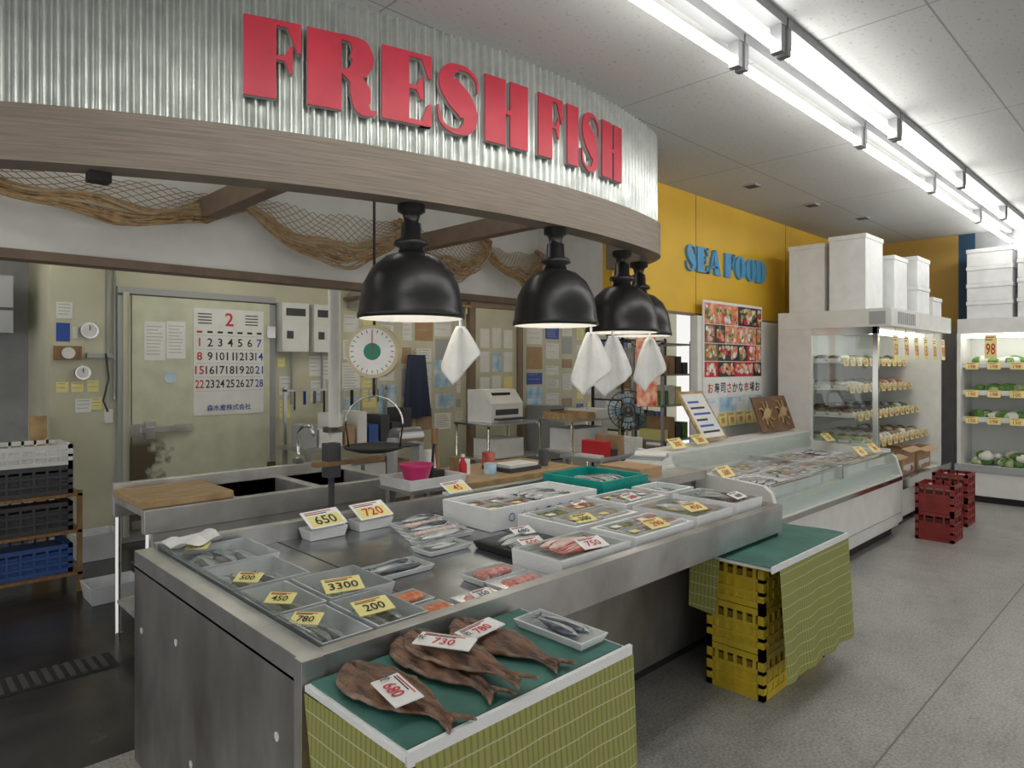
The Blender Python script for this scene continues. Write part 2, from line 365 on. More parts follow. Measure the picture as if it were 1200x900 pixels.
for i in range(n+1):
    p,nn=at(TOT*i/n); a=p+nn*.035; b=p-nn*.11
    vs+=[(a.x,a.y,2.42),(a.x,a.y,2.65),(b.x,b.y,2.65),(b.x,b.y,2.42)]
fs=[]
for i in range(n):
    for j in range(4): fs.append((4*i+j,4*i+(j+1)%4,4*i+4+(j+1)%4,4*i+4+j))
fs+= [(0,1,2,3),(4*n,4*n+1,4*n+2,4*n+3)]
k.add(vs,fs,wood,False)
k.build('curved_wood_fascia')
k=M(); vs=[]
for p in plan: vs+=[(p.x,p.y+.02,2.9),(p.x,4.37,2.9)]
k.add(vs,[(2*i,2*i+2,2*i+3,2*i+1) for i in range(len(plan)-1)],whiteb); k.build('ceiling_soffit')
k=M()
for x in (1.5,3.1): k.b(x,x+.09,cy_(x)+.13,4.37,2.5,2.62,trimw)
k.build('trim_soffit_brackets')
for (x0,x1,y) in ((.2,1.4,3.62),(1.9,3.0,3.3),(3.3,4.3,3.3)):  # unseen tubes added behind the fascia to brighten the header
    k=M(); k.b(x0,x1,y-.04,y+.04,2.86,2.899,white); k.lathe(x0,y,[(.014,.02),(.014,x1-x0-.02)],tubes,10,axis='x',cz=2.835); k.b(x0,x0+.02,y-.02,y+.02,2.81,2.87,white); k.b(x1-.02,x1,y-.02,y+.02,2.81,2.87,white); k.build('added_soffit_fill_light')
simple('ceiling_spotlight',[(.70,.78,3.22,3.30,2.38,2.42,blackm)])

# ------------------------------------------------------------------ letters
def cr(pts,ws,n=6):
    P=[];W=[];N=len(pts)
    g=lambda i:pts[max(0,min(N-1,i))]
    for i in range(N-1):
        for j in range(n):
            t=j/n; q=[]
            for d in range(2):
                a,b,c,e=g(i-1)[d],g(i)[d],g(i+1)[d],g(i+2)[d]
                q.append(.5*((2*b)+(-a+c)*t+(2*a-5*b+4*c-e)*t*t+(-a+3*b-3*c+e)*t**3))
            P.append(tuple(q)); W.append(ws[i]*(1-t)+ws[i+1]*t)
    P.append(pts[-1]);W.append(ws[-1]); return P,W
def stroke(pts,ws,asp=1.0):
    P,W=cr(pts,ws); A=[];B=[]
    for i,(p,w) in enumerate(zip(P,W)):
        a=P[max(0,i-1)];b=P[min(len(P)-1,i+1)]; dx,dy=(b[0]-a[0])*asp,(b[1]-a[1]); l=math.hypot(dx,dy) or 1
        nx,ny=-dy/l,dx/l; A.append((p[0]+nx*w/2/asp*1.0,p[1]+ny*w/2)); B.append((p[0]-nx*w/2/asp,p[1]-ny*w/2))
    return [[A[i],A[i+1],B[i+1],B[i]] for i in range(len(P)-1)]
def rc(a,b,c,d): return [(a,c),(b,c),(b,d),(a,d)]
def glyph(ch):
    if ch=='F': return [rc(0,.56,0,1),rc(.56,1,.93,1),[(1,1),(1,.62),(.94,.62),(.74,.95),(.74,1)],rc(.56,.78,.50,.555),[(.68,.53),(.80,.70),(.85,.70),(.85,.35),(.80,.35)]]
    if ch=='E': return [rc(0,.54,0,1),rc(.54,1,.93,1),[(1,1),(1,.68),(.94,.68),(.78,.95),(.78,1)],rc(.54,1,0,.07),[(1,0),(1,.32),(.94,.32),(.78,.05),(.78,0)],rc(.54,.75,.49,.545),[(.66,.517),(.78,.68),(.83,.68),(.83,.36),(.78,.36)]]
    if ch=='H': return [rc(0,.46,0,1),rc(.57,1,0,1),rc(.46,.57,.48,.55)]
    if ch=='I': return [rc(.05,.95,0,1)]
    if ch=='R': return [rc(0,.48,0,1)]+stroke([(.46,.965),(.62,.955),(.74,.87),(.78,.74),(.74,.61),(.6,.53),(.46,.51)],[.07,.09,.30,.36,.30,.09,.06])+stroke([(.50,.51),(.66,.45),(.75,.30),(.79,.10),(.90,.03),(1.0,.05)],[.05,.18,.32,.26,.09,.03])
    if ch=='S': return stroke([(.90,.66),(.88,.84),(.70,.955),(.48,.96),(.30,.86),(.27,.71),(.42,.57),(.60,.45),(.73,.30),(.70,.14),(.52,.035),(.28,.05),(.12,.16),(.08,.36)],[.03,.06,.06,.09,.24,.36,.42,.42,.36,.24,.09,.06,.06,.03])
    if ch=='O':
        out=[];n=28
        for i in range(n):
            q=[]
            for j,(rx,ry) in ((i,(.5,.5)),(i+1,(.5,.5)),(i+1,(.12,.44)),(i,(.12,.44))):
                a=2*math.pi*j/n; q.append((.5+rx*math.cos(a),.5+ry*math.sin(a)))
            out.append(q)
        return out
    if ch=='D': 
        out=[rc(0,.42,0,1)];n=14
        for i in range(n):
            q=[]
            for j,(rx,ry) in ((i,(.55,.5)),(i+1,(.55,.5)),(i+1,(.14,.44)),(i,(.14,.44))):
                a=-math.pi/2+math.pi*j/n; q.append((.45+rx*math.cos(a),.5+ry*math.sin(a)))
            out.append(q)
        return out
    if ch=='A': return [[(0,0),(.10,0),(.50,1),(.40,1)],[(.40,1),(.64,1),(1.0,0),(.52,0)],rc(.14,.7,.26,.34)]
    return []
def fsoff(x,z,d):
    y=cy_(x); nx,ny=(x-CX)/R,-(CY-y)/R; return (x+nx*d,y+ny*d,z)
k=M()
sidem=nmat('letter_edge',(.45,.47,.46),.6)
for ch,a,b in (('F',1.225,1.45),('R',1.475,1.78),('E',1.805,2.055),('S',2.07,2.345),('H',2.365,2.655),('F',2.735,2.93),('I',2.965,3.075),('S',3.09,3.29),('H',3.31,3.54)):
    for poly in glyph(ch):
        pl=[(a+(b-a)*u,2.785+.35*v) for u,v in poly]
        k.prism(pl,fsoff,sidem,.016,.038); k.prism(pl,fsoff,red,.0382,.048)
k.build('fresh_fish_sign_letters')
k=M()
fw=lambda x,z,d:(x,3.5-d,z)
xx=5.73
for ch,w in (('S',.20),('E',.21),('A',.24),(' ',.07),('F',.20),('O',.23),('O',.23),('D',.23)):
    for poly in glyph(ch): k.prism([(xx+w*u,2.54+.25*v) for u,v in poly],fw,bluelet,0.001,.03)
    xx+=w+.012
k.build('sea_food_sign_letters')

# ------------------------------------------------------------------ nets
def net(x0,x1,zt,sag,bunch):
    k=M(); nu,nv=38,14; vs=[]
    def pt(u,v):
        s=4*u*(1-u)
        return (x0+(x1-x0)*u,4.325-.11*v*s-.02*v-.01*math.sin(u*11+v*4),zt-(.03+sag*v)*s-.07*v*(1-s)-.014*math.sin(u*17+v*5)*s)
    for j in range(nv+1):
        for i in range(nu+1): vs.append(pt(i/nu,j/nv))
    for j in range(nv):
        for i in range(nu):
            if (i+j)%2==0: k.tube([vs[j*(nu+1)+i],vs[(j+1)*(nu+1)+i+1]],.003,netm,3)
            else: k.tube([vs[(j+1)*(nu+1)+i],vs[j*(nu+1)+i+1]],.003,netm,3)
    for q in range(bunch):
        ph=random.random()*6; v=.62+.50*q/bunch; fr=random.uniform(.25,.6); am=random.uniform(.006,.024)
        k.tube([(p[0],p[1]-.03+am*math.sin(ph+i*fr),p[2]+am*math.cos(ph+i*fr*.8)) for i,p in enumerate([pt(t/40,v) for t in range(41)])],random.choice([.005,.007,.010]),random.choice([rope,rope,netm]),5)
    for u in (0,1): p=pt(u,0.5); k.tube([(p[0],4.34,p[2]+.05),(p[0],p[1]-.05,p[2]),(p[0],p[1]-.04,p[2]-.05)],.022,rope,6)
    return k
net(.22,1.80,2.70,.25,22).build('fishing_net')
net(1.76,3.02,2.72,.36,22).build('fishing_net')
net(2.98,3.90,2.70,.34,20).build('fishing_net')
net(3.86,4.55,2.66,.28,16).build('fishing_net')

# ------------------------------------------------------------------ pendant lamps
def lamp(x,y,q=1.0):
    k=M()
    k.lathe(x,y,[(.07,2.42),(.07,2.385),(.045,2.37),(.035,2.33),(.05,2.325),(.055,2.25),(.085,2.235),(.09,2.215),(.06,2.20),(.07,2.17)],black,28)
    P=lambda L:[(r*q,h) for r,h in L]
    k.lathe(x,y,P([(.07,2.175),(.13,2.155),(.195,2.10),(.238,2.02),(.255,1.94),(.262,1.88),(.27,1.865),(.27,1.845),(.258,1.843)]),black,48,caps=False)
    k.lathe(x,y,P([(.258,1.843),(.25,1.90),(.23,2.0),(.18,2.08),(.10,2.14),(.02,2.15)]),lampin,48,caps=False)
    k.lathe(x,y,[(.02,2.16),(.03,2.10),(.05,2.0),(.055,1.95),(.04,1.91),(.01,1.90)],bulb,16)
    k.build('pendant_lamp')
LP=[(2.02,2.80,1.0),(2.97,2.675,.94),(3.90,2.88,.97),(4.42,3.10,.95)]
for p in LP: lamp(*p)
def towel(x,y,zt,zb,w,sp):
    k=M(); nu,nv=20,16; vs=[]
    for j in range(nv+1):
        v=j/nv
        for i in range(nu+1):
            u=i/nu-.5
            ww=w*(.16+.84*min(1,v*1.15)**.8)
            bottom=zb+ (.22*(u+.5) if u>-.2 else .066+.25*(-.2-u))
            z=zt+(bottom-zt)*v
            f=.022*math.sin(u*9.5+sp)*(.3+v)+.008*math.sin(u*23+sp*2)*v
            vs.append((x+u*ww*.72+f*.6,y-u*ww*.66+f*.7,z))
    k.add(vs,[(j*(nu+1)+i,j*(nu+1)+i+1,(j+1)*(nu+1)+i+1,(j+1)*(nu+1)+i) for j in range(nv) for i in range(nu)],clothw,True)
    k.tube([(x,y,zt-.01),(x,y,zt+.035)],.008,clothw,6)
    ob=k.build('hanging_towel'); so=ob.modifiers.new('s','SOLIDIFY'); so.thickness=.006
towel(2.26,2.70,1.81,1.44,.20,.6); towel(3.21,2.60,1.81,1.36,.25,1.6); towel(3.66,2.78,1.81,1.33,.27,2.4); towel(3.98,2.70,1.80,1.36,.22,.9); towel(4.66,3.18,1.83,1.50,.18,2.0)

# ------------------------------------------------------------------ fluorescent fixtures
for i in range(-1,6):
    x0=1.5+1.75*(i); x1=x0+1.73
    k=M()
    for yy in (1.44,1.66):
        k.b(x0,x1,yy-.035,yy+.035,3.25,CZ-.001,housing)
        for xe in (x0+.005,x1-.045): k.b(xe,xe+.04,yy-.028,yy+.028,3.12,3.25,housing)
        k.lathe(x0,yy,[(.023,.045),(.023,1.685)],tubem,12,axis='x',cz=3.15)
    k.build('fluorescent_ceiling_light')
for (x0,y0) in ((1.7,5.7),(3.2,5.0),(4.6,5.7),(7.0,5.4),(-.2,6.6)):
    k=M(); k.b(x0,x0+1.3,y0-.06,y0+.06,2.69,2.749,white); k.lathe(x0,y0,[(.018,.03),(.018,1.27)],tubek,10,axis='x',cz=2.66); k.b(x0,x0+.03,y0-.03,y0+.03,2.63,2.7,white);k.b(x0+1.27,x0+1.3,y0-.03,y0+.03,2.63,2.7,white); k.build('kitchen_ceiling_light')
for (x,y) in ((6.0,2.94),(7.16,2.85),(8.2,2.7)):
    k=M(); k.b(x-.06,x+.06,y-.06,y+.06,CZ-.015,CZ-.001,grey); k.b(x-.05,x+.05,y-.05,y+.05,CZ-.02,CZ-.015,dark); k.build('ceiling_vent')

# ------------------------------------------------------------------ fish counter
k=M()
X0,X1,Y0,Y1,ZT,ZB=.82,3.62,1.60,3.05,.85,.79
k.b(X0,X0+.03,Y0,Y1,0,ZB,steelw)
k.b(X0,X0+.07,Y0,Y1,ZB-.01,ZT,steel); k.b(X1-.05,X1,Y0,Y1,0,ZT,steel)
k.b(X0+.07,X1-.05,Y1-.06,Y1,.0,ZT+.02,steel); k.b(X0+.07,X1-.05,Y0,Y0+.05,.705,ZT,steel)
k.b(X0+.07,X1-.05,Y0+.05,Y1-.06,ZB-.03,ZB,steeld)
k.b(X0-.012,X0+.05,Y0-.012,Y0+.03,0,ZT+.004,steel)
k.prism([(1.63,.705),(1.95,.56),(1.95,.09),(2.0,.09),(2.0,.705)],lambda u,v,d:(d,u,v),steelw,X0+.03,X1-.05)
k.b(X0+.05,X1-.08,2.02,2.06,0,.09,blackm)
for x in (1.40,2.30,3.0): k.b(x,x+.006,Y0+.05,Y1-.06,ZB,ZB+.002,dark)
k.b(X0+.07,X0+.08,Y0+.05,Y1-.06,ZB,ZT+.025,clearp)
for (y,z) in ((2.95,.55),(2.55,.62),(1.75,.60),(2.4,.25)):
    k.lathe(X0-.003,y,[(.012,0),(.012,.004)],white,12,axis='x',cz=z)
k.build('fish_display_counter',.004)
Z=ZB+.002

def contents(k,x0,x1,y0,y1,z,kind,seed=0):
    random.seed(seed*31+int(x0*100)+int(y0*37))
    w,d=x1-x0,y1-y0
    if kind in('silver','red','yellow','few'):
        bk={'silver':(fback,fbel),'few':(fback,fbel),'red':(fred,fredb),'yellow':(fyel,fbel)}[kind]
        n=max(2,int(w*d/(.010 if kind!='few' else .03))); 
        for i in range(n):
            L=min(.28,max(w,d)*.85)*random.uniform(.85,1); along=0 if w>d else math.pi/2
            t=(i+.5)/n
            px=x0+w*(.5+ (0 if along==0 else (t-.5)*.75)); py=y0+d*(.5+((t-.5)*.75 if along==0 else 0))
            if w>.45: px=x0+w*random.uniform(.3,.7)
            k.fish(px,py,z+random.uniform(0,.012),L,along+random.uniform(-.15,.15)+(math.pi if random.random()<.3 else 0),.26,*bk)
    elif kind=='packs':
        nx=max(1,round(w/.17)); ny=max(1,round(d/.13)); pw,pd=w/nx,d/ny
        for a in range(nx):
            for c in range(ny):
                q0,q1,r0,r1=x0+pw*a+.004,x0+pw*(a+1)-.004,y0+pd*c+.004,y0+pd*(c+1)-.004
                zz=z+random.uniform(0,.02); k.tray(q0,q1,r0,r1,zz,.025,styro,t=.005,fl=.010)
                mt=random.choice([flpk,fredb,flet,fyel,flor,fbel,fredb]); n=4
                for i in range(n): k.ball((q0+(q1-q0)*(.17+.66*i/(n-1)),(r0+r1)/2,zz+.014),.5,mt,sx=(q1-q0)*.24,sy=(r1-r0)*.66,sz=.03,seg=8,rings=5,rz=random.uniform(-.2,.2))
                k.b(q0+.004,q1-.004,r0+.004,r1-.004,zz+.030,zz+.031,film)
                k.b(q0+.01,q0+.06,r0+.01,r0+.045,zz+.0315,zz+.0325,random.choice([wtag,ytag]))
    else:
        mt={'fred':flet,'fpink':flpk,'forange':flor,'fwhite':fredb}[kind]
        n=max(4,int(w/.035)); 
        for i in range(n):
            t=(i+.5)/n; k.ball((x0+w*(.1+.8*t),(y0+y1)/2,z+.012),.5,mt,sx=.05,sy=d*.78,sz=.035,seg=8,rings=5,rz=random.uniform(-.15,.15))
def packed(name,x0,x1,y0,y1,h,mat,kind,tag=None,z=Z,wrap=True,liner=None,rz=0):
    k=M(); t=.02 if h>.06 else .006
    k.tray(x0,x1,y0,y1,z,h,mat,t=t,fl=.004 if h>.06 else .012)
    zi=z+t
    if liner: k.b(x0+t+.006,x1-t-.006,y0+t+.006,y1-t-.006,zi,zi+h*.45,liner); zi+=h*.45
    contents(k,x0+t+.01,x1-t-.01,y0+t+.01,y1-t-.01,zi,kind)
    if wrap: k.b(x0+.004,x1-.004,y0+.004,y1-.004,z+h,z+h+.0015,film)
    if tag: 
        for tg in tag: k.tag(*tg[:2],z+h+.006+ (tg[5] if len(tg)>5 else 0),w=tg[2] if len(tg)>2 else .12,h=(tg[2] if len(tg)>2 else .12)*.6,txt=tg[3],a=tg[4],bg=tg[6] if len(tg)>6 else None,ink=tg[7] if len(tg)>7 else None,tilt=18)
    return k.build(name)
packed('clear_fish_tray',.91,1.24,2.62,2.96,.055,palep,'few',[(1.0,2.88,.09,'980',-40)])
packed('clear_fish_tray',.91,1.20,2.29,2.59,.055,palep,'few',[(.97,2.32,.09,'500',-50)])
packed('clear_fish_tray',.91,1.09,1.97,2.26,.055,palep,'few',[(.955,2.04,.09,'450',-50)])
packed('clear_fish_tray',1.11,1.36,1.98,2.26,.055,palep,'few',[(1.17,1.99,.13,'3300',-15)])
packed('clear_fish_tray',.91,1.07,1.67,1.95,.055,palep,'few',[(.93,1.82,.09,'780',-50)])
packed('clear_fish_tray',1.09,1.27,1.67,1.96,.055,palep,'few',[(1.14,1.75,.12,'200',-5)])
packed('orange_fillet_tray',1.29,1.42,1.83,1.96,.022,styro,'forange')
packed('orange_fillet_tray',1.29,1.42,1.68,1.81,.022,styro,'forange')
packed('prawn_tray',1.45,1.62,1.67,1.79,.022,styro,'fpink',[(1.53,1.69,.08,'350',0,0,wtag,inkb)])
packed('tuna_tray',1.64,1.86,1.83,1.97,.025,styro,'fred'); packed('tuna_tray',1.64,1.86,1.68,1.82,.025,styro,'fred')
packed('mackerel_tray',1.37,1.66,2.14,2.30,.022,styro,'silver')
packed('mackerel_tray',1.74,1.98,2.28,2.42,.022,styro,'silver')
for i in range(5): packed('squid_pack',1.80+.03*i,2.14+.02*i,2.45+.082*i,2.525+.082*i,.022,styro,'fwhite' if i%2 else 'silver')
k=M(); 
for (a,b) in ((1.5,1.70),(1.76,1.96)): k.tray(a,b,2.87,2.98,Z,.05,styro)
k.tag(1.60,2.86,Z+.06,.20,.12,5,30,'650',wtag,inkb,True); k.tag(1.86,2.86,Z+.06,.20,.12,5,30,'720',wtag,inkr,True); k.tag(2.50,2.98,ZT+.03,.18,.10,5,30,'45',wtag,inkr,True); k.b(2.41,2.59,2.985,3.04,ZT+.021,ZT+.035,styro); k.build('price_board_trays')
k=M(); k.tray(2.22,3.04,2.42,2.80,Z,.11,styro,t=.02,fl=.004); k.b(2.25,3.01,2.45,2.77,Z+.02,Z+.06,styro); contents(k,2.6,3.0,2.45,2.77,Z+.06,'silver'); contents(k,2.25,2.58,2.45,2.77,Z+.06,'packs')
for i in range(7): k.text('〇山水産市'[i%5],(2.36+.09*i,2.417,Z+.055),(1,0,0),(0,0,1),.045,inkbl if i!=2 else inkr)
k.build('styrofoam_fish_box')
packed('black_fish_tray',1.98,2.30,1.98,2.28,.03,blackm,'silver',[(2.10,2.0,.12,'500',-10,0,wtag,inkr),(2.22,2.18,.11,'680',-10,0,wtag,inkb)],z=Z)
packed('styrofoam_fish_box',1.90,2.34,1.68,1.95,.075,styro,'red',[(2.14,1.70,.13,'750',-10,0,wtag,inkr)],liner=styro)
packed('styrofoam_fish_box',2.34,2.82,1.98,2.36,.08,styro,'packs',[(2.45,2.0,.12,'300',-8,0,ytag,inkb),(2.7,2.22,.11,'480',5,0,wtag,inkr)],wrap=False,liner=styro)
packed('styrofoam_fish_box',2.38,2.84,1.68,1.94,.08,styro,'packs',[(2.6,1.70,.13,'290',-5,0,ytag,inkr)],wrap=False,liner=styro)
packed('styrofoam_fish_box',2.88,3.22,1.68,2.06,.09,styro,'yellow',[(3.0,1.74,.13,'450',-8,0,ytag,inkr)],liner=styro)
packed('styrofoam_fish_box',2.88,3.26,2.10,2.38,.09,styro,'packs',[(3.0,2.12,.12,'380',5,0,wtag,inkr)],wrap=False,liner=styro)
packed('styrofoam_fish_box',3.26,3.55,1.68,2.06,.10,styro,'silver',[(3.4,1.72,.11,'600',0,0,wtag,inkb)],liner=tealb)
packed('styrofoam_fish_box',3.29,3.55,2.10,2.36,.10,styro,'silver',wrap=False,liner=tealb)
packed('green_fish_box',3.10,3.55,2.42,2.90,.14,tealb,'silver',wrap=False,liner=tealb)
k=M(); k.sheet((.90,2.98,.873),(1.12,3.02,.878),(.90,2.86,.865),(1.12,2.88,.87),12,8,clothw,lambda u,v:(0,0,.02*math.sin(u*9)*math.sin(v*7)+.012)); k.build('wiping_cloth')

# ------------------------------------------------------------------ front side tables (mats)
def crosscloth(k,x0,x1,y0,z0,z1,y1):
    k.sheet((x0,y0,z1),(x1,y0,z1),(x0+.01,y0-.02,z0),(x1,y0-.02,z0),50,10,stripe,lambda u,v:(0,-.010*v*(1+math.sin(u*22)),0))
    k.sheet((x1,y0,z1),(x1,y1,z1),(x1+.012,y0-.02,z0),(x1+.02,y1,z0),16,8,stripe,lambda u,v:(.008*v*math.sin(u*14),0,0))
k=M()
k.b(.81,1.58,1.14,1.575,.785,.80,styro); k.b(.825,1.565,1.155,1.57,.80,.806,teal); k.b(.81,1.58,1.13,1.142,.78,.812,styro)
for a in (.84,1.21):
    for z in (0,.265,.53): k.crate(a,a+.34,1.2,1.56,z,z+.255,yelpl)
crosscloth(k,.825,1.585,1.13,.06,.785,1.56)
k.sheet((.805,1.57,.785),(.815,1.13,.785),(.80,1.44,.20),(.81,1.12,.06),12,8,stripe)
k.build('dried_fish_stand')
k=M()
k.b(2.99,3.90,1.37,1.78,.665,.68,styro); k.sheet((2.98,1.365,.690),(3.91,1.365,.690),(2.98,1.79,.690),(3.91,1.79,.690),20,8,teal,lambda u,v:(0,0,.004*math.sin(u*20)*math.sin(v*6)-.004))
k.b(2.98,3.91,1.362,1.37,.66,.69,styro)
for i in range(2):
    for j in range(3): k.crate(3.10+.38*i,3.46+.38*i,1.46,1.76,.22*j,.22*(j+1)-.004,yelpl)
crosscloth(k,3.05,3.91,1.36,.14,.66,1.7)
k.sheet((2.975,1.78,.675),(2.975,1.62,.675),(2.96,1.78,.42),(2.97,1.64,.40),8,6,stripe)
k.build('green_mat_stand')

def splitfish(x,y,L,a,W=.13,z=.81):
    k=M(); nt,ns=26,14; vs=[]; c,n=math.cos(a),math.sin(a)
    pts=[(0,.22),(.04,.50),(.12,.82),(.26,1),(.42,.97),(.58,.78),(.72,.48),(.82,.22),(.88,.12),(.93,.26),(1.0,.5)]
    def w(t):
        for i in range(len(pts)-1):
            if pts[i][0]<=t<=pts[i+1][0]:
                f=(t-pts[i][0])/(pts[i+1][0]-pts[i][0]); return pts[i][1]*(1-f)+pts[i+1][1]*f
        return .5
    for j in range(nt+1):
        t=j/nt
        for i in range(ns+1):
            s=i/ns*2-1; ww=w(t)*W/2*(1+.03*math.sin(j*2.3+i))
            lx=(t-.5)*L-(0 if t<.95 else -.03*abs(s)+.015); ly=s*ww
            if t<.06: lx+=.02*(1-abs(s)*1.4) if abs(s)<.5 else 0
            zz=z+.006+.020*(1-s*s)*(1-t*.6)-.008*math.exp(-(s*9)**2)+.002*math.sin(j*1.3)+.002*math.sin(s*12+j*.7)
            vs.append((x+lx*c-ly*n,y+lx*n+ly*c,zz))
    k.v+=vs
    for j in range(nt):
        for i in range(ns):
            s=abs((i+.5)/ns*2-1); k.f.append((j*(ns+1)+i,(j+1)*(ns+1)+i,(j+1)*(ns+1)+i+1,j*(ns+1)+i+1)); k.mi.append(k.m(driedl if s>.88 else dried)); k.sm.append(True)
    return k
def fin(k,name):
    ob=k.build(name); so=ob.modifiers.new('s','SOLIDIFY'); so.thickness=.006; so.offset=1
    return ob
H=-math.pi/2
fin(splitfish(.93,1.34,.41,H+.08,.165),'split_dried_fish')
fin(splitfish(1.10,1.375,.43,H-.04,.16,z=.812),'split_dried_fish')
fin(splitfish(1.14,1.35,.42,H+.08,.15,z=.832),'split_dried_fish')
fin(splitfish(1.315,1.375,.42,H+.03,.16),'split_dried_fish')
def card(x,y,z,a,txt,w=.16,h=.07):
    k=M(); k.tag(x,y,z,w,h,a,5,txt,wtag,inkr)
    ar=math.radians(a); ux=Vector((math.cos(ar),math.sin(ar),0)); uy=Vector((-math.sin(ar),math.cos(ar),0)); o=Vector((x,y,z+.011))
    k.text('枚',o-ux*(w*.40)+uy*(h*.42),ux,uy,h*.45,inkb,.022)
    k.build('price_card')
card(.865,1.31,.848,-100,'680',.14,.07); card(1.09,1.385,.870,-62,'730',.16,.065); card(1.285,1.41,.848,8,'780',.15,.065)
packed('sardine_tray',1.44,1.56,1.20,1.47,.025,styro,'silver',z=.807)

# ------------------------------------------------------------------ low glass display case
k=M()
prof=[(2.04,.10),(2.0,.14),(2.0,.58),(2.05,.74),(2.10,.78),(2.84,.84),(2.88,.93),(3.15,.95),(3.15,.10)]
fx=lambda u,v,d:(d,u,v)
for x in (4.45,7.10): k.prism(prof,fx,white,x,x+.05)
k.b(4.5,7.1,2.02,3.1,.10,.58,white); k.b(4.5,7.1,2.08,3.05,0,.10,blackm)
k.b(4.5,7.1,2.0,2.02,.14,.58,white); k.b(4.5,7.1,1.985,2.0,.53,.57,chrome); k.b(4.5,7.1,1.992,2.0,.22,.23,grey)
k.b(4.5,7.1,2.88,3.15,.58,.935,white); k.b(4.5,7.1,2.06,2.88,.58,.68,coolin)
k.prism([(2.0,.58),(2.008,.58),(2.068,.78),(2.06,.78)],fx,glass,4.5,7.1)
k.b(4.5,7.1,2.055,2.085,.775,.79,chrome); k.b(5.78,5.82,2.06,2.86,.68,.80,chrome)
k.prism([(2.84,.78),(2.845,.78),(2.845,.93),(2.84,.93)],fx,glass,4.5,7.1)
k.build('fish_display_case',.004)
Zc=.682
for i in range(5):
    x=4.54+.51*i
    packed('white_tray_stack',x,x+.46,2.12,2.46,.07,styro,('silver','packs','packs','packs','packs')[i],z=Zc,wrap=False,liner=styro)
    packed('white_tray_stack',x,x+.46,2.49,2.83,.07,styro,('packs','packs','packs','packs','silver')[i],z=Zc,wrap=False,liner=styro)
k=M()
for (x,y,z,t) in ((4.7,2.9,.955,'300'),(5.1,2.93,.955,'280'),(4.55,2.40,.80,'500'),(6.9,2.14,.80,'398'),(6.55,2.14,.80,'450'),(7.0,2.6,.86,'120')): k.tag(x,y,z,.19,.10,0,45,t,ytag,inkr)
k.build('display_case_price_tags')
k=M()
fn=lambda u,v,d:(5.20+u,3.0+.26*v-d*.9,.955+.42*v+d*.25)
k.prism([(0,0),(.42,0),(.42,1),(0,1)],fn,woodl,0,.02); k.prism([(.03,.06),(.39,.06),(.39,.94),(.03,.94)],fn,paper,.02,.024)
for i in range(6): k.prism([(.07,.15+.12*i),(.35-.05*(i%3),.15+.12*i),(.35-.05*(i%3),.19+.12*i),(.07,.19+.12*i)],fn,inkbl if i%2 else inkb,.024,.026)
k.build('framed_notice')
k=M(); fn=lambda u,v,d:(6.35+u,3.02+.12*v-d,.955+.34*v)
k.prism([(0,0),(.75,0),(.75,1),(0,1)],fn,nmat('sign_brown',(.20,.10,.05),.6,var=.3),0,.02)
for cx in (.2,.56):
    for a in range(8):
        an=a*math.pi/4+.2; k.tube([fn(cx,.5,.03),fn(cx+.11*math.cos(an),.5+.33*math.sin(an),.03),fn(cx+.15*math.cos(an+.2),.5+.40*math.sin(an+.2),.024)],.010,woodl,5)
    c=fn(cx,.5,.03); k.ball(c,.085,woodl,sy=.2,sz=.8)
k.build('crab_sign_board')
k=M()
for i in range(8): k.b(4.02+.02*i,4.34+.012*i,2.72+.01*i,3.02,.86+.012*i,.87+.012*i,random.choice([paper,white,grey]),rz=.08*i)
k.b(3.70,4.40,2.5,3.1,.80,.86,steel)
for x in (3.72,4.34):
    for y in (2.55,3.03): k.b(x,x+.04,y,y+.04,0,.8,steel)
k.b(3.72,3.98,2.6,2.95,.86,.92,cardb); k.build('side_table_with_newspapers')

# ------------------------------------------------------------------ poster
k=M(); px0,px1=5.93,7.18; py_=3.402; k.b(px0,px1,py_,3.418,1.0,2.26,paper)
random.seed(21)
rowz=[1.50,1.66,1.84,2.03]
for j in range(4):
    z0=rowz[j]; z1=(rowz+[2.24])[j+1]-.008; x=px0+.02
    while x<px1-.05:
        w=random.choice([.20,.26,.34,.42]); w=min(w,px1-.02-x)
        if px1-.02-(x+w)<.1: w=px1-.02-x
        k.b(x,x+w-.008,py_-.005,py_,z0,z1,random.choice([foodb,foodb,foodd,inkr,woodm,foodm]))
        n=int(w*(z1-z0)/.0022)
        for q in range(n):
            r=random.uniform(.018,.045)
            k.ball((random.uniform(x+r,x+w-r-.008) if w>2.5*r else x+w/2,py_-.005,random.uniform(z0+r,z1-r)),r,random.choice([foodm,flor,whitev,flpk,inkr,flet,fyel,styro,green1,orange,fredb]),sy=.08,sx=random.uniform(.7,1.2),sz=random.uniform(.6,.95),seg=8,rings=5)
        k.text(random.choice(['極上','特選','鮮魚','旬']),(x+w*.4,py_-.010,z1-.03),(1,0,0),(0,0,1),.035,random.choice([wtag,ytag]))
        x+=w
k.b(px0+.02,px1-.02,py_-.006,py_,1.30,1.49,paper); k.b(px0+.02,px1-.02,py_-.006,py_,1.02,1.29,seabl)
for q in range(9): k.text('お寿司さかな市場'[q%8],(px0+.12+.125*q,py_-.009,1.39),(1,0,0),(0,0,1),.10,inkb if q%3 else inkr,.11)
for i in range(4): k.b(px0+.05+.3*i,px0+.29+.3*i,py_-.007,py_-.006,1.04,1.24,[paper,seabl,paper,white][i])
for i in range(5): k.tag(6.28+.19*i,py_-.02,1.0,.17,.14,0,85,'特',ytag,inkr)
k.build('seafood_poster')
k=M(); k.sheet((4.92,3.49,2.1),(5.20,3.47,2.1),(4.92,3.47,1.25),(5.20,3.44,1.25),10,10,foodm,lambda u,v:(0,.01*math.sin(u*9),0)); k.build('hanging_red_banner')

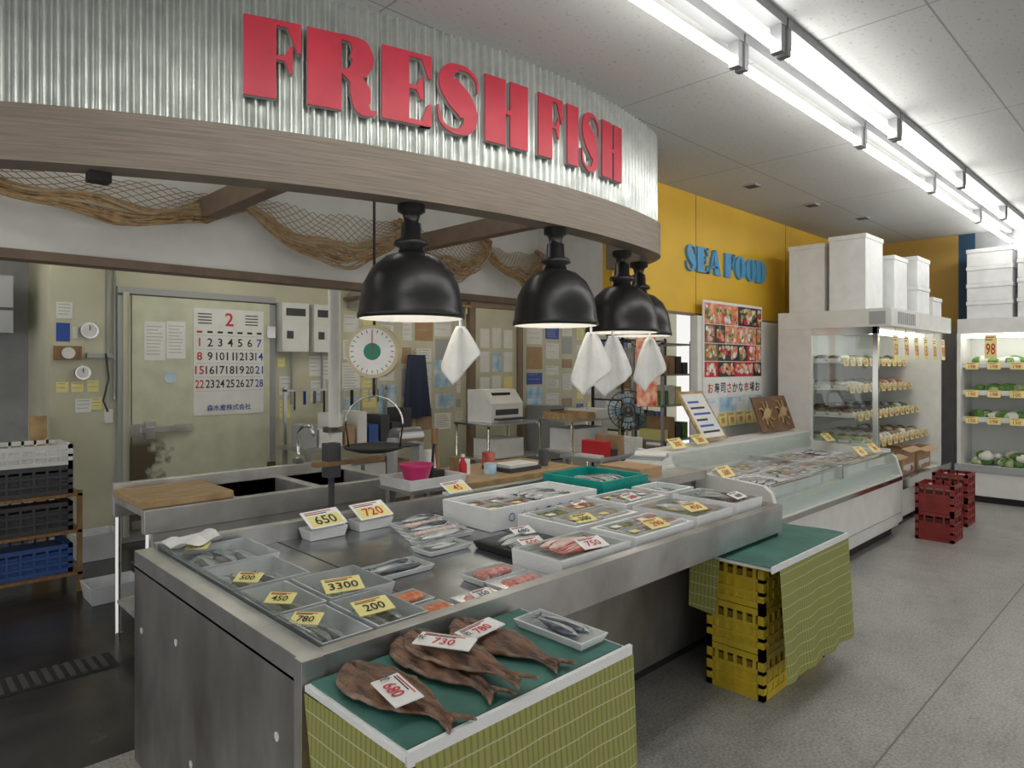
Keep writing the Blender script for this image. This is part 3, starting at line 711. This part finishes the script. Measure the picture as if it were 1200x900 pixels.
# ------------------------------------------------------------------ tall multideck coolers
def produce(k,x0,x1,y0,y1,z,kind,n):
    for i in range(n):
        x=random.uniform(x0,x1);y=random.uniform(y0,y1)
        mt={'g':[green1,green2,green1],'c':[green2,green1,whitev],'d':[purple,whitev,green1,purple],'w':[whitev,green1,whitev,green2],'o':[orange,green1,fred,whitev]}[kind]
        r=random.uniform(.04,.065); k.ball((x,y,z+r*.7),r,random.choice(mt),sx=random.uniform(.8,1.8),sy=random.uniform(.8,1.6),sz=.7+random.random()*.4,seg=8,rings=6,rz=random.random()*3)
def packs(k,x0,x1,y0,y1,z,mats):
    x=x0
    while x<x1-.12:
        w=random.uniform(.10,.16); y=y0; mt=random.choice(mats); hh=random.uniform(.05,.10)
        while y<y1-.1:
            d=.13; h2=hh*random.uniform(.8,1.15)
            k.tray(x,x+w-.01,y,y+d-.01,z,.03,paper,t=.005,fl=.008)
            for q in range(3): k.ball((x+w*(.25+.25*q),y+d/2,z+.03),.5,mt,sx=w*.36,sy=d*.85,sz=h2,seg=8,rings=5)
            k.b(x+.02,x+.07,y+.005,y+.008,z+.012,z+.04,ytag)
            y+=d
        x+=w
random.seed(11)
k=M()
AX0,AX1,AY0,AY1,AZ=7.2,9.42,2.11,3.23,2.18
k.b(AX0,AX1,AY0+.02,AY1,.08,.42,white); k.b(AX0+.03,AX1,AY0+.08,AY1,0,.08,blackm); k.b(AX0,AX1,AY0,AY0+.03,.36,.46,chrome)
k.b(AX0,AX0+.05,2.87,AY1,.42,2.0,white); k.b(AX0,AX0+.05,AY0+.02,2.87,.42,.80,white); k.b(AX0,AX0+.05,AY0+.12,AY0+.17,.80,2.0,chrome)
k.b(AX0,AX0+.05,AY0+.12,2.87,1.93,2.0,chrome); k.b(AX0+.02,AX0+.03,AY0+.17,2.87,.80,1.93,glass)
k.b(AX1-.05,AX1,AY0+.1,AY1,.42,2.0,white); k.b(AX0+.05,AX1-.05,AY1-.06,AY1,.42,2.0,coolin)
k.b(AX0,AX1,AY0,AY1,2.0,AZ,white)
for i in range(12): k.b(AX0+.2+.05*i,AX0+.22+.05*i,AY0-.006,AY0,2.03,2.15,grey)
k.b(AX0-.004,AX0,AY0+.05,AY0+.2,2.02,2.15,grey)
SH=((.80,2.36),(1.08,2.46),(1.36,2.54),(1.64,2.60))
for z,y in SH:
    k.b(AX0+.06,AX1-.06,y,AY1-.06,z,z+.02,white); k.b(AX0+.06,AX1-.06,y-.012,y,z-.01,z+.04,white)
k.b(AX0+.1,AX1-.1,2.45,2.48,1.95,1.99,tubec)
k.build('tall_glass_cooler',.004)
k=M()
bags=nmat('packed_bags',(.70,.70,.66),.3,col2=(.45,.42,.36),vscale=20); brown=nmat('packed_brown',(.32,.20,.12),.4,var=.4,vscale=25)
for z,y,mt in ((.82,2.40,[bags,brown,whitev,green2]),(1.10,2.50,[purple,bags,brown,green1]),(1.38,2.58,[bags,purple,brown,flpk]),(1.66,2.64,[bags,green1,purple,brown])): packs(k,AX0+.10,AX1-.08,y,3.12,z,mt)
produce(k,AX0+.14,AX1-.15,2.45,3.05,.42,'o',60)
k.build('cooler_packaged_goods')
k=M()
for z,y in SH:
    for i in range(11): k.tag(7.33+.195*i,y-.03,z-.03,.12,.085,0,80,random.choice(['150','198','100','280']),ytag,inkr)
for i in range(6): k.tag(7.45+.35*i,2.14,1.68,.15,.24,0,88,random.choice(['98','150']),ytag,inkr); k.tube([(7.45+.35*i,2.15,1.9),(7.45+.35*i,2.15,2.0)],.003,grey,4)
k.build('cooler_price_tags')
def carton(x0,x1,y0,y1,z0,z1):
    k=M(); k.tray(x0,x1,y0,y1,z0,z1-z0,cardb,t=.008,fl=0)
    k.sheet((x0,y0,z1),(x1,y0,z1),(x0-.01,y0-.09,z1-.03),(x1+.01,y0-.09,z1-.03),2,2,cardb); k.sheet((x0,y0,z1),(x0,y1,z1),(x0-.08,y0,z1+.04),(x0-.08,y1,z1+.04),2,2,cardb)
    k.b(x0+.05,x1-.05,y0-.002,y0,z0+.05,z0+.10,white)
    random.seed(int(x0*10)); produce(k,x0+.08,x1-.08,y0+.08,y1-.08,z0+.01,'o',14); k.build('cardboard_box')
carton(7.36,7.75,2.2,2.34,.462,.70); carton(7.85,8.3,2.2,2.34,.462,.74); carton(8.4,8.9,2.2,2.34,.462,.70)
k=M()
BX0,BX1,BY0,BY1=9.5,10.18,-1.6,2.09
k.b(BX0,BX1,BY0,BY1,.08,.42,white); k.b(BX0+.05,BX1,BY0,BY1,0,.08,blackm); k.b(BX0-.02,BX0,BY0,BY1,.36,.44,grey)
k.b(BX0+.12,BX1,BY0,BY1,2.0,2.18,white); k.b(BX1-.05,BX1,BY0,BY1,.42,2.0,coolin)
for y in (BY0,-.4,.85,BY1-.05): k.b(BX0+.05,BX1-.05,y,y+.04,.42,2.0,white)
for z in (.95,1.27,1.6): k.b(BX0+.15,BX1-.05,BY0+.04,BY1-.05,z,z+.025,white); k.b(BX0+.138,BX0+.15,BY0+.04,BY1-.05,z-.01,z+.05,white)
k.b(BX0+.2,BX0+.24,BY0+.05,BY1-.06,1.95,1.99,tubec)
k.build('wall_vegetable_cooler',.004)
k=M(); random.seed(5)
for z,kd,n in ((.42,'c',120),(.976,'w',110),(1.296,'g',110),(1.626,'w',100)): produce(k,BX0+.22,BX1-.15,BY0+.2,BY1-.16,z,kd,n*2)
produce(k,BX0+.15,BX0+.4,BY0+.2,BY1-.16,.50,'c',90)
k.build('wall_cooler_vegetables')
k=M()
for z in (.95,1.27,1.6):
    for i in range(16):
        yy=BY1-.15-.22*i; 
        k.tag(BX0+.12,yy,z-.03,.13,.085,-90,80,random.choice(['150','198','100']),ytag,inkr)
for i in range(6): k.tag(BX0+.10,1.75-.5*i,1.70,.12,.28,-90,88,'98',ytag,inkr)
k.build('wall_cooler_price_tags')
def sbox(x0,x1,y0,y1,z0,z1,seams=1):
    k=M(); n=seams+1
    for i in range(n):
        a=z0+(z1-z0)*i/n;b=z0+(z1-z0)*(i+1)/n
        k.b(x0,x1,y0,y1,a,b-.05,styro); k.b(x0-.008,x1+.008,y0-.008,y1+.008,b-.05,b-.002,styro)
    return k
for a in ((7.36,7.90,2.80,3.18,2.182,2.92,0),(7.32,7.84,2.38,2.74,2.182,2.96,0),(7.95,8.40,2.30,2.77,2.182,2.80,0),(8.48,8.95,2.22,2.70,2.182,2.84,1),(9.02,9.38,2.2,2.55,2.182,2.42,0),(8.0,8.5,2.82,3.2,2.182,3.02,2),(9.66,10.12,1.55,2.00,2.182,3.02,3),(9.66,10.12,1.05,1.50,2.182,3.08,3),(9.66,10.12,.5,1.0,2.182,2.9,2),(8.55,9.0,2.78,3.2,2.182,2.9,1),(9.66,10.12,0,.45,2.182,3.0,2)):
    sbox(*a).build('styrofoam_box_stack',.006)
for (x,y) in ((7.10,1.57),(7.95,1.64)):
    k=M()
    for j in range(2): k.crate(x,x+.33,y,y+.31,.26*j,.26*(j+1)-.004,redpl,3,4)
    k.build('red_beverage_crate_stack')
simple('wooden_stool',[(3.42,3.7,.1,.40,.36,.39,woodl),(3.43,3.47,.11,.15,0,.36,woodl),(3.65,3.69,.11,.15,0,.36,woodl),(3.43,3.47,.35,.39,0,.36,woodl),(3.65,3.69,.35,.39,0,.36,woodl)])

# ------------------------------------------------------------------ freezer wall
W=6.87
k=M(); k.b(1.70,3.18,W-.04,W-.001,0,2.33,grey); k.b(1.79,3.09,W-.10,W-.04,.12,2.25,creamd)
k.b(1.74,1.79,W-.06,W-.04,.05,2.28,cream); k.b(1.79,1.80,W-.101,W-.1,.12,2.25,dark);
k.b(1.70,3.18,W-.045,W-.04,2.25,2.27,dark)
k.b(1.86,2.18,W-.17,W-.14,1.0,1.05,chrome); k.b(1.90,1.98,W-.15,W-.10,.94,1.10,chrome); k.b(2.16,2.30,W-.15,W-.12,.99,1.06,chrome); k.b(1.78,1.86,W-.15,W-.1,.97,1.08,chrome)
k.b(1.80,3.08,W-.103,W-.1,.12,.20,steel)
for z in (.5,1.9): k.b(3.05,3.14,W-.13,W-.1,z,z+.12,chrome)
k.build('door_2',.005)
k=M(); y=W-.103
k.b(2.33,3.02,y-.006,y,1.13,2.17,paper)
k.text('2',(2.67,y-.008,2.07),(1,0,0),(0,0,1),.13,inkr)
for s_ in (2.44,2.90): 
    for q in range(4): k.b(s_-.07,s_+.06,y-.008,y-.006,2.02+.03*q,2.03+.03*q,inkb)
dn=1
for r in range(4):
    for c in range(7):
        k.text(str(dn),(2.385+.098*c,y-.008,1.84-.135*r),(1,0,0),(0,0,1),.080,inkr if c==0 else (inkbl if c==6 else inkb),.082); dn+=1
for c in range(7): k.b(2.36+.098*c,2.41+.098*c,y-.008,y-.006,1.93,1.95,inkr if c==0 else inkb)
for r in range(5): k.b(2.35,3.0,y-.0075,y-.006,1.905-.135*r,1.908-.135*r,grey)
k.text('森水産株式会社',(2.67,y-.008,1.20),(1,0,0),(0,0,1),.06,inkbl,.5)
k.build('wall_calendar')
def sheetpaper(name,items,yy):
    k=M()
    for (x0,x1,z0,z1,mt,lines) in items:
        k.b(x0,x1,yy-.004,yy,z0,z1,mt)
        for q in range(lines):
            z=z1-(z1-z0)*(.12+.8*q/lines); k.b(x0+(x1-x0)*.1,x1-(x1-x0)*random.uniform(.1,.35),yy-.005,yy-.004,z-.006,z,grey)
    return k.build(name)
sheetpaper('notice_sheets',[(1.90,2.08,1.66,2.02,paper,9),(2.09,2.26,1.68,2.03,paper,9)],W-.101)
k=M(); k.lathe(2.12,W-.115,[(.055,0),(.055,.012)],seabl,20,axis='y',cz=1.5); k.build('round_sticker')
sheetpaper('posted_notes',[(1.24,1.34,1.82,1.98,inkbl,0),(1.36,1.40,1.85,1.95,paper,0),(1.24,1.33,1.38,1.47,ytag,2),(1.35,1.44,1.38,1.47,ytag,2),(1.47,1.56,1.38,1.48,ytag,2),(1.50,1.58,1.22,1.33,ytag,3),(3.22,3.30,1.6,1.7,ytag,2),(1.24,1.36,2.02,2.16,paper,4),(1.38,1.50,1.2,1.32,paper,3)],W-.001)
k=M(); k.b(1.22,1.42,W-.05,W-.001,1.66,1.78,woodm); k.lathe(1.32,W-.06,[(.05,0),(.05,.02)],paper,18,axis='y',cz=1.72); k.build('wall_gauge_box')
for (x,z,r) in ((1.48,1.92,.07),(1.43,1.55,.06)):
    k=M(); k.lathe(x,W-.051,[(r,.0),(r,.05)],chrome,24,axis='y',cz=z); k.lathe(x,W-.055,[(r*.8,.0),(r*.8,.004)],paper,24,axis='y',cz=z); k.b(x-.003,x+.003,W-.059,W-.055,z,z+r*.6,inkb); k.build('temperature_dial')
k=M(); k.b(1.46,1.66,W-.06,W-.001,1.68,1.72,grey); k.b(1.60,1.66,W-.05,W-.001,1.1,1.22,white); k.tube([(1.63,W-.02,1.2),(1.63,W-.02,2.7)],.012,grey); k.tube([(1.68,W-.02,1.3),(1.68,W-.02,2.7)],.01,grey); k.tube([(1.60,W-.06,1.72),(1.62,W-.08,1.5),(1.58,W-.06,1.3),(1.62,W-.05,1.2)],.008,dark); k.build('wall_conduit')
for (a,b) in ((3.20,3.50),(3.56,3.86)):
    k=M(); k.b(a,b,W-.16,W-.001,1.76,2.28,white); k.b(a+.04,b-.04,W-.165,W-.16,2.14,2.22,dark); k.b(a+.05,a+.12,W-.17,W-.16,1.9,1.98,dark); k.tube([((a+b)/2,W-.05,1.76),((a+b)/2,W-.05,1.2)],.015,grey); k.build('electric_panel',.008)
items=[]
random.seed(3)
items+=[(3.58,3.72,1.50,1.72,paper,4),(3.74,3.88,1.46,1.72,paper,5),(3.60,3.78,1.22,1.45,paper,3),(3.24,3.38,1.3,1.5,paper,3),(3.24,3.36,1.05,1.25,ytag,3)]
x=3.98
while x<5.75:
    z=random.uniform(2.15,2.35)
    w=random.uniform(.14,.34)
    while z>.95:
        h=random.uniform(.10,.36); dx=random.uniform(0,.04); items.append((x+dx,x+w-random.uniform(0,.05),z-h,z,random.choice([paper,paper,paper,grey,white,paper,ytag,whiteb,paper,seabl,cardb]),random.randint(2,9))); z-=h+random.uniform(.0,.10)
    x+=w+random.uniform(.0,.05)
x=7.0
while x<9.8:
    z=random.uniform(2.1,2.35); w=random.uniform(.16,.34)
    while z>1.0:
        h=random.uniform(.12,.36); items.append((x,x+w,z-h,z,random.choice([paper,paper,seabl,white,ytag,paper,grey,cardb,inkbl]) ,random.randint(2,7))); z-=h+random.uniform(.01,.14)
    x+=w+random.uniform(.01,.12)
sheetpaper('kitchen_wall_papers',items,W-.001)
k=M(); k.b(5.85,5.95,W-.08,W-.001,0,2.4,trimw); k.b(6.75,6.85,W-.08,W-.001,0,2.4,trimw); k.b(5.85,6.85,W-.08,W-.001,2.4,2.48,trimw); k.b(5.95,6.75,W-.05,W-.002,0,2.4,cream); k.b(6.02,6.06,W-.1,W-.05,1.0,1.15,chrome)
for q in range(9): k.b(6.05+.22*(q%3),6.22+.22*(q%3),W-.054,W-.05,1.2+.33*(q//3),1.46+.33*(q//3)+.02*(q%2),[paper,paper,ytag,paper,seabl,paper,paper,white,paper][q])
k.build('door_1')
k=M(); k.lathe(2.64,4.66,[(.045,0),(.045,2.74)],white,20); k.b(2.57,2.71,4.61,4.71,1.10,1.14,rust); k.build('support_pole')
# wall shelf with boxes, hooks with aprons
k=M(); k.b(4.0,5.7,W-.32,W-.006,2.36,2.39,woodm); random.seed(4)
for i in range(9): k.b(4.05+.18*i,4.05+.18*i+random.uniform(.1,.16),W-.3,W-.08,2.39,2.39+random.uniform(.08,.26),random.choice([cardb,white,styro,grey,bcr if False else seabl,paper,dark]))
for x in (4.05,5.6): k.b(x,x+.03,W-.28,W-.006,2.28,2.36,steel)
k.build('wall_shelf')
k=M(); k.sheet((4.85,W-.06,1.75),(5.12,W-.06,1.75),(4.78,W-.05,.95),(5.2,W-.05,.98),16,10,nmat('apron_navy',(.03,.04,.08),.8),lambda u,v:(0,-.03*math.sin(u*14)*v-.01,0)); k.tube([(4.98,W-.01,1.8),(4.98,W-.07,1.78)],.01,chrome); k.build('hanging_apron')

# ------------------------------------------------------------------ sink table etc.
k=M()
TX0,TX1,TY0,TY1=1.11,2.72,3.95,4.6
st=sinks
k.b(TX0,TX1,TY0,TY0+.06,.70,.83,st); k.b(TX0,TX1,TY1-.06,TY1,.70,.90,st); k.b(TX0,1.62,TY0+.06,TY1-.06,.79,.83,st); k.b(TX1-.06,TX1,TY0+.06,TY1-.06,.70,.83,st)
k.b(2.12,2.17,TY0+.06,TY1-.06,.72,.83,st)
for (a,b) in ((1.62,2.12),(2.17,2.66)): k.b(a,b,TY0+.06,TY1-.06,.66,.68,st); k.b(a,a+.01,TY0+.06,TY1-.06,.66,.83,st);k.b(b-.01,b,TY0+.06,TY1-.06,.66,.83,st); k.b(a,b,TY0+.05,TY0+.06,.66,.83,st); k.b(a,b,TY1-.06,TY1-.05,.66,.83,st)
k.b(TX0+.04,TX1,TY0+.01,TY0+.02,.45,.72,st)
for (x,y) in ((TX0+.03,TY0+.03),(TX1-.03,TY0+.03),(TX0+.03,TY1-.03),(TX1-.03,TY1-.03),(1.62,TY0+.03)): k.lathe(x,y,[(.018,0),(.018,.72)],chrome,12)
k.b(TX0+.02,TX1-.02,TY0+.02,TY1-.02,.18,.20,st)
k.build('stainless_sink_table',.004)
simple('cutting_board',[(1.10,1.60,3.98,4.52,.832,.875,woodl)],.006)
k=M(); k.b(1.2,1.55,4.05,4.45,.202,.43,nmat('blue_bin',(.05,.07,.13),.4)); k.b(1.18,1.57,4.03,4.47,.43,.445,dark); k.build('storage_bin',.01)
k=M(); k.tube([(2.3,4.57,.90),(2.3,4.57,1.12),(2.3,4.5,1.18),(2.3,4.38,1.18),(2.3,4.34,1.12)],.012,chrome,8); k.b(2.27,2.33,4.55,4.6,.90,.94,chrome); k.build('faucet')
k=M()
for x in (.62,1.14):
    for y in (5.6,6.1): k.b(x,x+.03,y,y+.03,0,.72,woodm)
for z in (.12,.42,.68): k.b(.62,1.17,5.6,6.13,z,z+.02,woodm)
k.build('wooden_rack')
bcr=nmat('blue_crate',(.04,.10,.30),.5)
for i,(z,mt) in enumerate(((.702,dark),(.442,dark),(.142,bcr))):
    k=M(); k.crate(.66,1.12,5.64,6.1,z,z+.20,mt,3,6,solid=False); k.b(.68,1.10,5.66,6.08,z+.01,z+.15,mt); k.build('storage_crate')
k=M(); k.crate(.66,1.12,5.64,6.1,.905,1.05,white,2,6,solid=False); k.b(.68,1.10,5.66,6.08,.915,1.0,white); k.build('white_storage_crate')
k=M(); k.b(-.2,1.0,7.3,7.85,1.9,2.4,grey); k.b(-.2,1.0,7.29,7.3,2.1,2.12,dark); k.build('wall_cabinet')
k=M(); k.prism([(0,0),(.12,0),(.12,.9),(0,.9)],lambda u,v,d:(1.04+u,6.62+.2*v+d,v*1.3+.02),woodl,0,.02); k.build('leaning_board')
for (x,y,h) in ((1.45,6.5,.22),(1.28,5.3,.12)):
    k=M(); k.tray(x-.16,x+.16,y-.14,y+.14,0,h,palep,t=.01,fl=.02); k.build('floor_tub')

# wooden work table & stuff
k=M(); k.b(2.82,3.95,3.30,3.95,.80,.85,woodl)
for x in (2.85,3.87):
    for y in (3.33,3.87): k.b(x,x+.05,y,y+.05,0,.80,steel)
k.b(2.85,3.92,3.35,3.9,.25,.27,steel); k.build('wooden_work_table',.004)
k=M(); k.tray(2.36,2.80,3.28,3.62,.86,.06,styro,t=.015,fl=.01)
for x in (2.40,2.72):
    for y in (3.3,3.56): k.b(x,x+.04,y,y+.04,0,.86,steel)
k.b(2.36,2.78,3.28,3.62,.84,.86,steel); k.build('white_tub_stand')
k=M(); k.lathe(2.52,3.44,[(.06,.877),(.075,.90),(.10,.99),(.108,.995),(.10,.98),(.06,.89)],pink,24,caps=False); k.lathe(2.52,3.44,[(.058,.876),(.058,.885)],pink,24); k.build('pink_basin')
k=M(); k.b(2.66,2.76,3.46,3.56,.877,.93,blackm); k.tube([(2.69,3.5,.93),(2.71,3.5,1.2)],.01,blackm);k.tube([(2.74,3.5,.93),(2.73,3.52,1.14)],.012,woodm);k.b(2.69,2.73,3.49,3.51,1.1,1.2,woodm); k.build('knife_block')
k=M(); k.lathe(2.95,3.5,[(.025,.851),(.028,.86),(.028,.94),(.013,.97),(.013,.99)],inkr,16); k.lathe(2.95,3.5,[(.014,.99),(.014,1.01)],paper,12); k.build('red_bottle')
k=M(); k.b(3.3,3.62,3.4,3.7,.851,.88,dark); k.b(3.32,3.6,3.42,3.6,.88,.90,paper); k.build('price_label_printer')
for (x,y,r,mt,hh) in ((3.1,3.75,.05,woodm,.10),(3.75,3.5,.035,dark,.12),(3.05,3.60,.04,paper,.10),(3.2,3.5,.045,seabl,.07),(3.5,3.85,.05,fred,.09),(2.9,3.8,.05,white,.16)):
    k=M(); k.lathe(x,y,[(r,.851),(r,.85+hh),(r*.9,.855+hh)],mt,14); k.build('small_container')
k=M(); k.lathe(2.60,3.80,[(.07,0),(.07,.20)],chrome,20,axis='x',cz=1.12); k.b(2.57,2.60,3.76,3.84,.86,1.12,grey); k.b(2.78,2.81,3.76,3.84,.86,1.12,grey); k.b(2.56,2.81,3.74,3.88,.84,.86,steel); k.b(2.58,2.60,3.8,3.82,0,.84,steel); k.b(2.78,2.80,3.8,3.82,0,.84,steel); k.build('film_roll_stand')
# hanging scale
k=M()
sx,sy,sz=2.20,3.42,1.69
nx,ny=-math.sin(math.radians(45)),-math.cos(math.radians(45))
ux=Vector((-ny,nx,0)); nn=Vector((nx,ny,0)); up=Vector((0,0,1))
def disc(r0,d0,r1,d1,mat,zc=sz,seg=32):
    vs=[];c=Vector((sx,sy,zc))
    for r,d in ((r0,d0),(r1,d1)):
        for i in range(seg):
            a=2*math.pi*i/seg; vs.append(c+ux*(r*math.cos(a))+up*(r*math.sin(a))+nn*d)
    k.add(vs,[(i,(i+1)%seg,seg+(i+1)%seg,seg+i) for i in range(seg)]+[tuple(range(seg)),tuple(range(2*seg-1,seg-1,-1))],mat)
disc(.155,-.06,.155,.05,nmat('scale_body',(.55,.47,.28),.4)); disc(.135,.05,.135,.056,paper); disc(.05,.056,.05,.058,nmat('scale_green',(.02,.22,.14),.5))
for i in range(24):
    a=i*math.pi/12; c=Vector((sx,sy,sz)); k.tube([c+ux*(.11*math.cos(a))+up*(.11*math.sin(a))+nn*.058,c+ux*(.128*math.cos(a))+up*(.128*math.sin(a))+nn*.058],.002,inkb,4)
c=Vector((sx,sy,sz)); k.tube([c+nn*.06-up*.02,c+nn*.06+up*.115],.003,inkr,4)
k.tube([c+up*.15,(sx,sy,2.9)],.008,blackm); k.tube([c-up*.15,c-up*.26],.014,chrome,8)
hz=sz-.26
k.tube([(sx+.17*math.cos(a)*ux.x,sy+.17*math.cos(a)*ux.y,hz-.17+.17*math.sin(a)) for a in [math.pi*i/20*1.0 for i in range(21)]],.006,chrome,6)
for s_ in (-1,1): k.tube([(sx+s_*.17*ux.x,sy+s_*.17*ux.y,hz-.17),(sx+s_*.15*ux.x,sy+s_*.15*ux.y,1.12)],.005,chrome,6)
k.lathe(sx,sy,[(.10,1.10),(.17,1.12),(.18,1.135),(.17,1.13),(.08,1.112)],blackm,28)
k.build('hanging_dial_scale')
k=M(); k.lathe(2.02,3.60,[(.05,0),(.05,.02),(.018,.03),(.018,1.15)],dark,14); k.b(1.90,2.36,3.55,3.62,1.02,1.045,woodm); k.b(1.98,2.06,3.56,3.64,.95,1.15,dark); k.build('metal_post_stand')
# printer rack, cart, fan, shelves
k=M()
for x in (4.55,5.30):
    for y in (5.0,5.5): k.lathe(x,y,[(.015,0),(.015,1.02)],chrome,8)
for z in (.3,.65,1.0): k.b(4.53,5.32,4.98,5.52,z,z+.02,chrome)
k.b(4.7,5.1,5.05,5.4,.67,.85,white); k.b(4.6,5.2,5.05,5.4,.32,.5,cardb); k.build('kitchen_rack')
k=M(); k.b(4.66,5.12,5.08,5.45,1.022,1.22,white); k.prism([(5.08,1.22),(5.45,1.22),(5.45,1.36),(5.2,1.36)],lambda u,v,d:(d,u,v),white,4.66,5.12); k.b(4.70,5.08,5.0,5.08,1.05,1.07,dark); k.b(4.72,5.05,5.075,5.08,1.10,1.16,dark); k.b(4.74,5.0,5.15,5.2,1.24,1.33,inkb); k.build('office_printer',.008)
k=M()
for x in (5.25,6.05):
    for y in (4.5,4.95): k.lathe(x,y,[(.015,0),(.015,1.05)],chrome,8)
for z in (.35,.7,1.03): k.b(5.23,6.07,4.48,4.97,z,z+.02,steel)
k.tray(5.28,5.65,4.52,4.93,1.05,.07,woodl,t=.012,fl=0); k.tray(5.68,6.03,4.52,4.93,1.05,.09,styro,t=.012,fl=0); k.b(5.35,5.9,4.55,4.9,.72,.95,styro); k.build('utility_cart')
k=M(); fx_,fy_,fz=5.72,4.16,1.16
k.lathe(fx_,fy_,[(.16,0),(.14,.02),(.015,.04),(.015,1.05)],grey,20); 
fu=Vector((.70,-.71,0)); fnv=Vector((-.71,-.70,0)); fc=Vector((fx_,fy_,fz))
def fp(r,a,d): return fc+fu*(r*math.cos(a))+up*(r*math.sin(a))+fnv*d
for r in (.07,.13,.20): k.tube([fp(r,2*math.pi*i/28,.07) for i in range(29)],.006,dark,5)
for i in range(28): a=i*math.pi/14; k.tube([fp(.02,a,.09),fp(.20,a,.07),fp(.20,a,.0)],.003,dark,4)
for i in range(4):
    a=i*math.pi/2; k.add([fp(.02,a-.4,.02),fp(.18,a-.3,.03),fp(.18,a+.5,.05),fp(.02,a+.6,.05)],[(0,1,2,3)],seabl)
k.ball((fx_,fy_,fz),.06,grey); k.build('electric_fan')
k=M()
for x in (7.2,8.2):
    for y in (5.3,5.8): k.b(x,x+.03,y,y+.03,0,2.0,dark)
for j,z in enumerate((.3,.75,1.15,1.55,1.95)):
    k.b(7.2,8.23,5.3,5.83,z,z+.02,dark)
    for q in range(5):
        random.seed(j*7+q); h=random.uniform(.12,.3)
        if z<1.9: k.b(7.26+.19*q,7.42+.19*q,5.35,5.7,z+.02,z+.02+h,random.choice([cardb,white,teal,dark,inkbl,paper,woodm]))
k.build('storage_shelf')
k=M(); 
for x in (6.45,7.05):
    for y in (4.2,4.6): k.b(x,x+.03,y,y+.03,0,1.9,grey)
for j,z in enumerate((.3,.75,1.15,1.5,1.85)):
    k.b(6.45,7.08,4.2,4.63,z,z+.02,grey)
    for q in range(4):
        random.seed(j*11+q+3); h=random.uniform(.1,.26)
        if z<1.8: k.b(6.5+.14*q,6.61+.14*q,4.24,4.55,z+.02,z+.02+h,random.choice([cardb,white,paper,dark,seabl,ytag,green1]))
k.build('storage_shelf')
k=M(); k.b(4.72,5.5,3.72,4.2,.75,.78,grey)
for x in (4.74,5.44):
    for y in (3.74,4.14): k.b(x,x+.04,y,y+.04,0,.75,grey)
for i in range(7): k.b(4.76+.10*i,4.85+.10*i,3.78,4.05,.781,.80+.04*((i*3)%5),[paper,inkr,dark,cardb,white,seabl,paper][i])
k.build('office_desk')
k=M(); k.b(6.98,7.3,6.4,6.85,0,1.05,grey)
for z in (.3,.65,1.0): k.b(7.0,7.28,6.395,6.4,z-.02,z,dark)
k.build('filing_cabinet')
k=M()
k.b(3.05,4.4,5.9,6.5,.78,.82,steel)
for x in (3.08,4.33):
    for y in (5.93,6.43): k.b(x,x+.04,y,y+.04,0,.78,steel)
k.b(3.1,4.35,5.95,6.45,.3,.32,steel)
random.seed(9)
for i in range(9):
    h=random.uniform(.1,.35); k.b(3.1+.14*i,3.21+.14*i,6.0,6.3,.82,.82+h,random.choice([white,paper,grey,cardb,bcr,dark,styro]))
k.b(3.1,4.35,6.46,6.5,1.35,1.37,steel); 
for x in (3.1,4.3): k.b(x,x+.03,6.46,6.5,.82,1.4,steel)
for i in range(10): k.tube([(3.2+.11*i,6.44,1.35),(3.2+.11*i,6.44,1.35-random.uniform(.12,.28))],random.uniform(.008,.02),random.choice([chrome,dark,woodm,styro,inkbl]),6)
for i in range(4): k.b(3.15+.3*i,3.4+.3*i,6.0,6.4,.32,.6,random.choice([white,styro,cardb]))
k.build('cluttered_workbench')

# ------------------------------------------------------------------ world, camera
w=bpy.data.worlds.new('World'); S.world=w; w.use_nodes=True
bg=w.node_tree.nodes['Background']; bg.inputs[0].default_value=(1.0,.985,.955,1); bg.inputs[1].default_value=.88
cam=bpy.data.cameras.new('camera'); co=bpy.data.objects.new('camera',cam); S.collection.objects.link(co)
co.location=(0,0,1.6); co.rotation_euler=(math.pi/2,0,math.radians(-44.3)); cam.sensor_width=36; cam.lens=23.7; cam.shift_y=-20/1200; cam.clip_start=.05
S.camera=co
S.view_settings.view_transform='Standard'; S.view_settings.exposure=.10
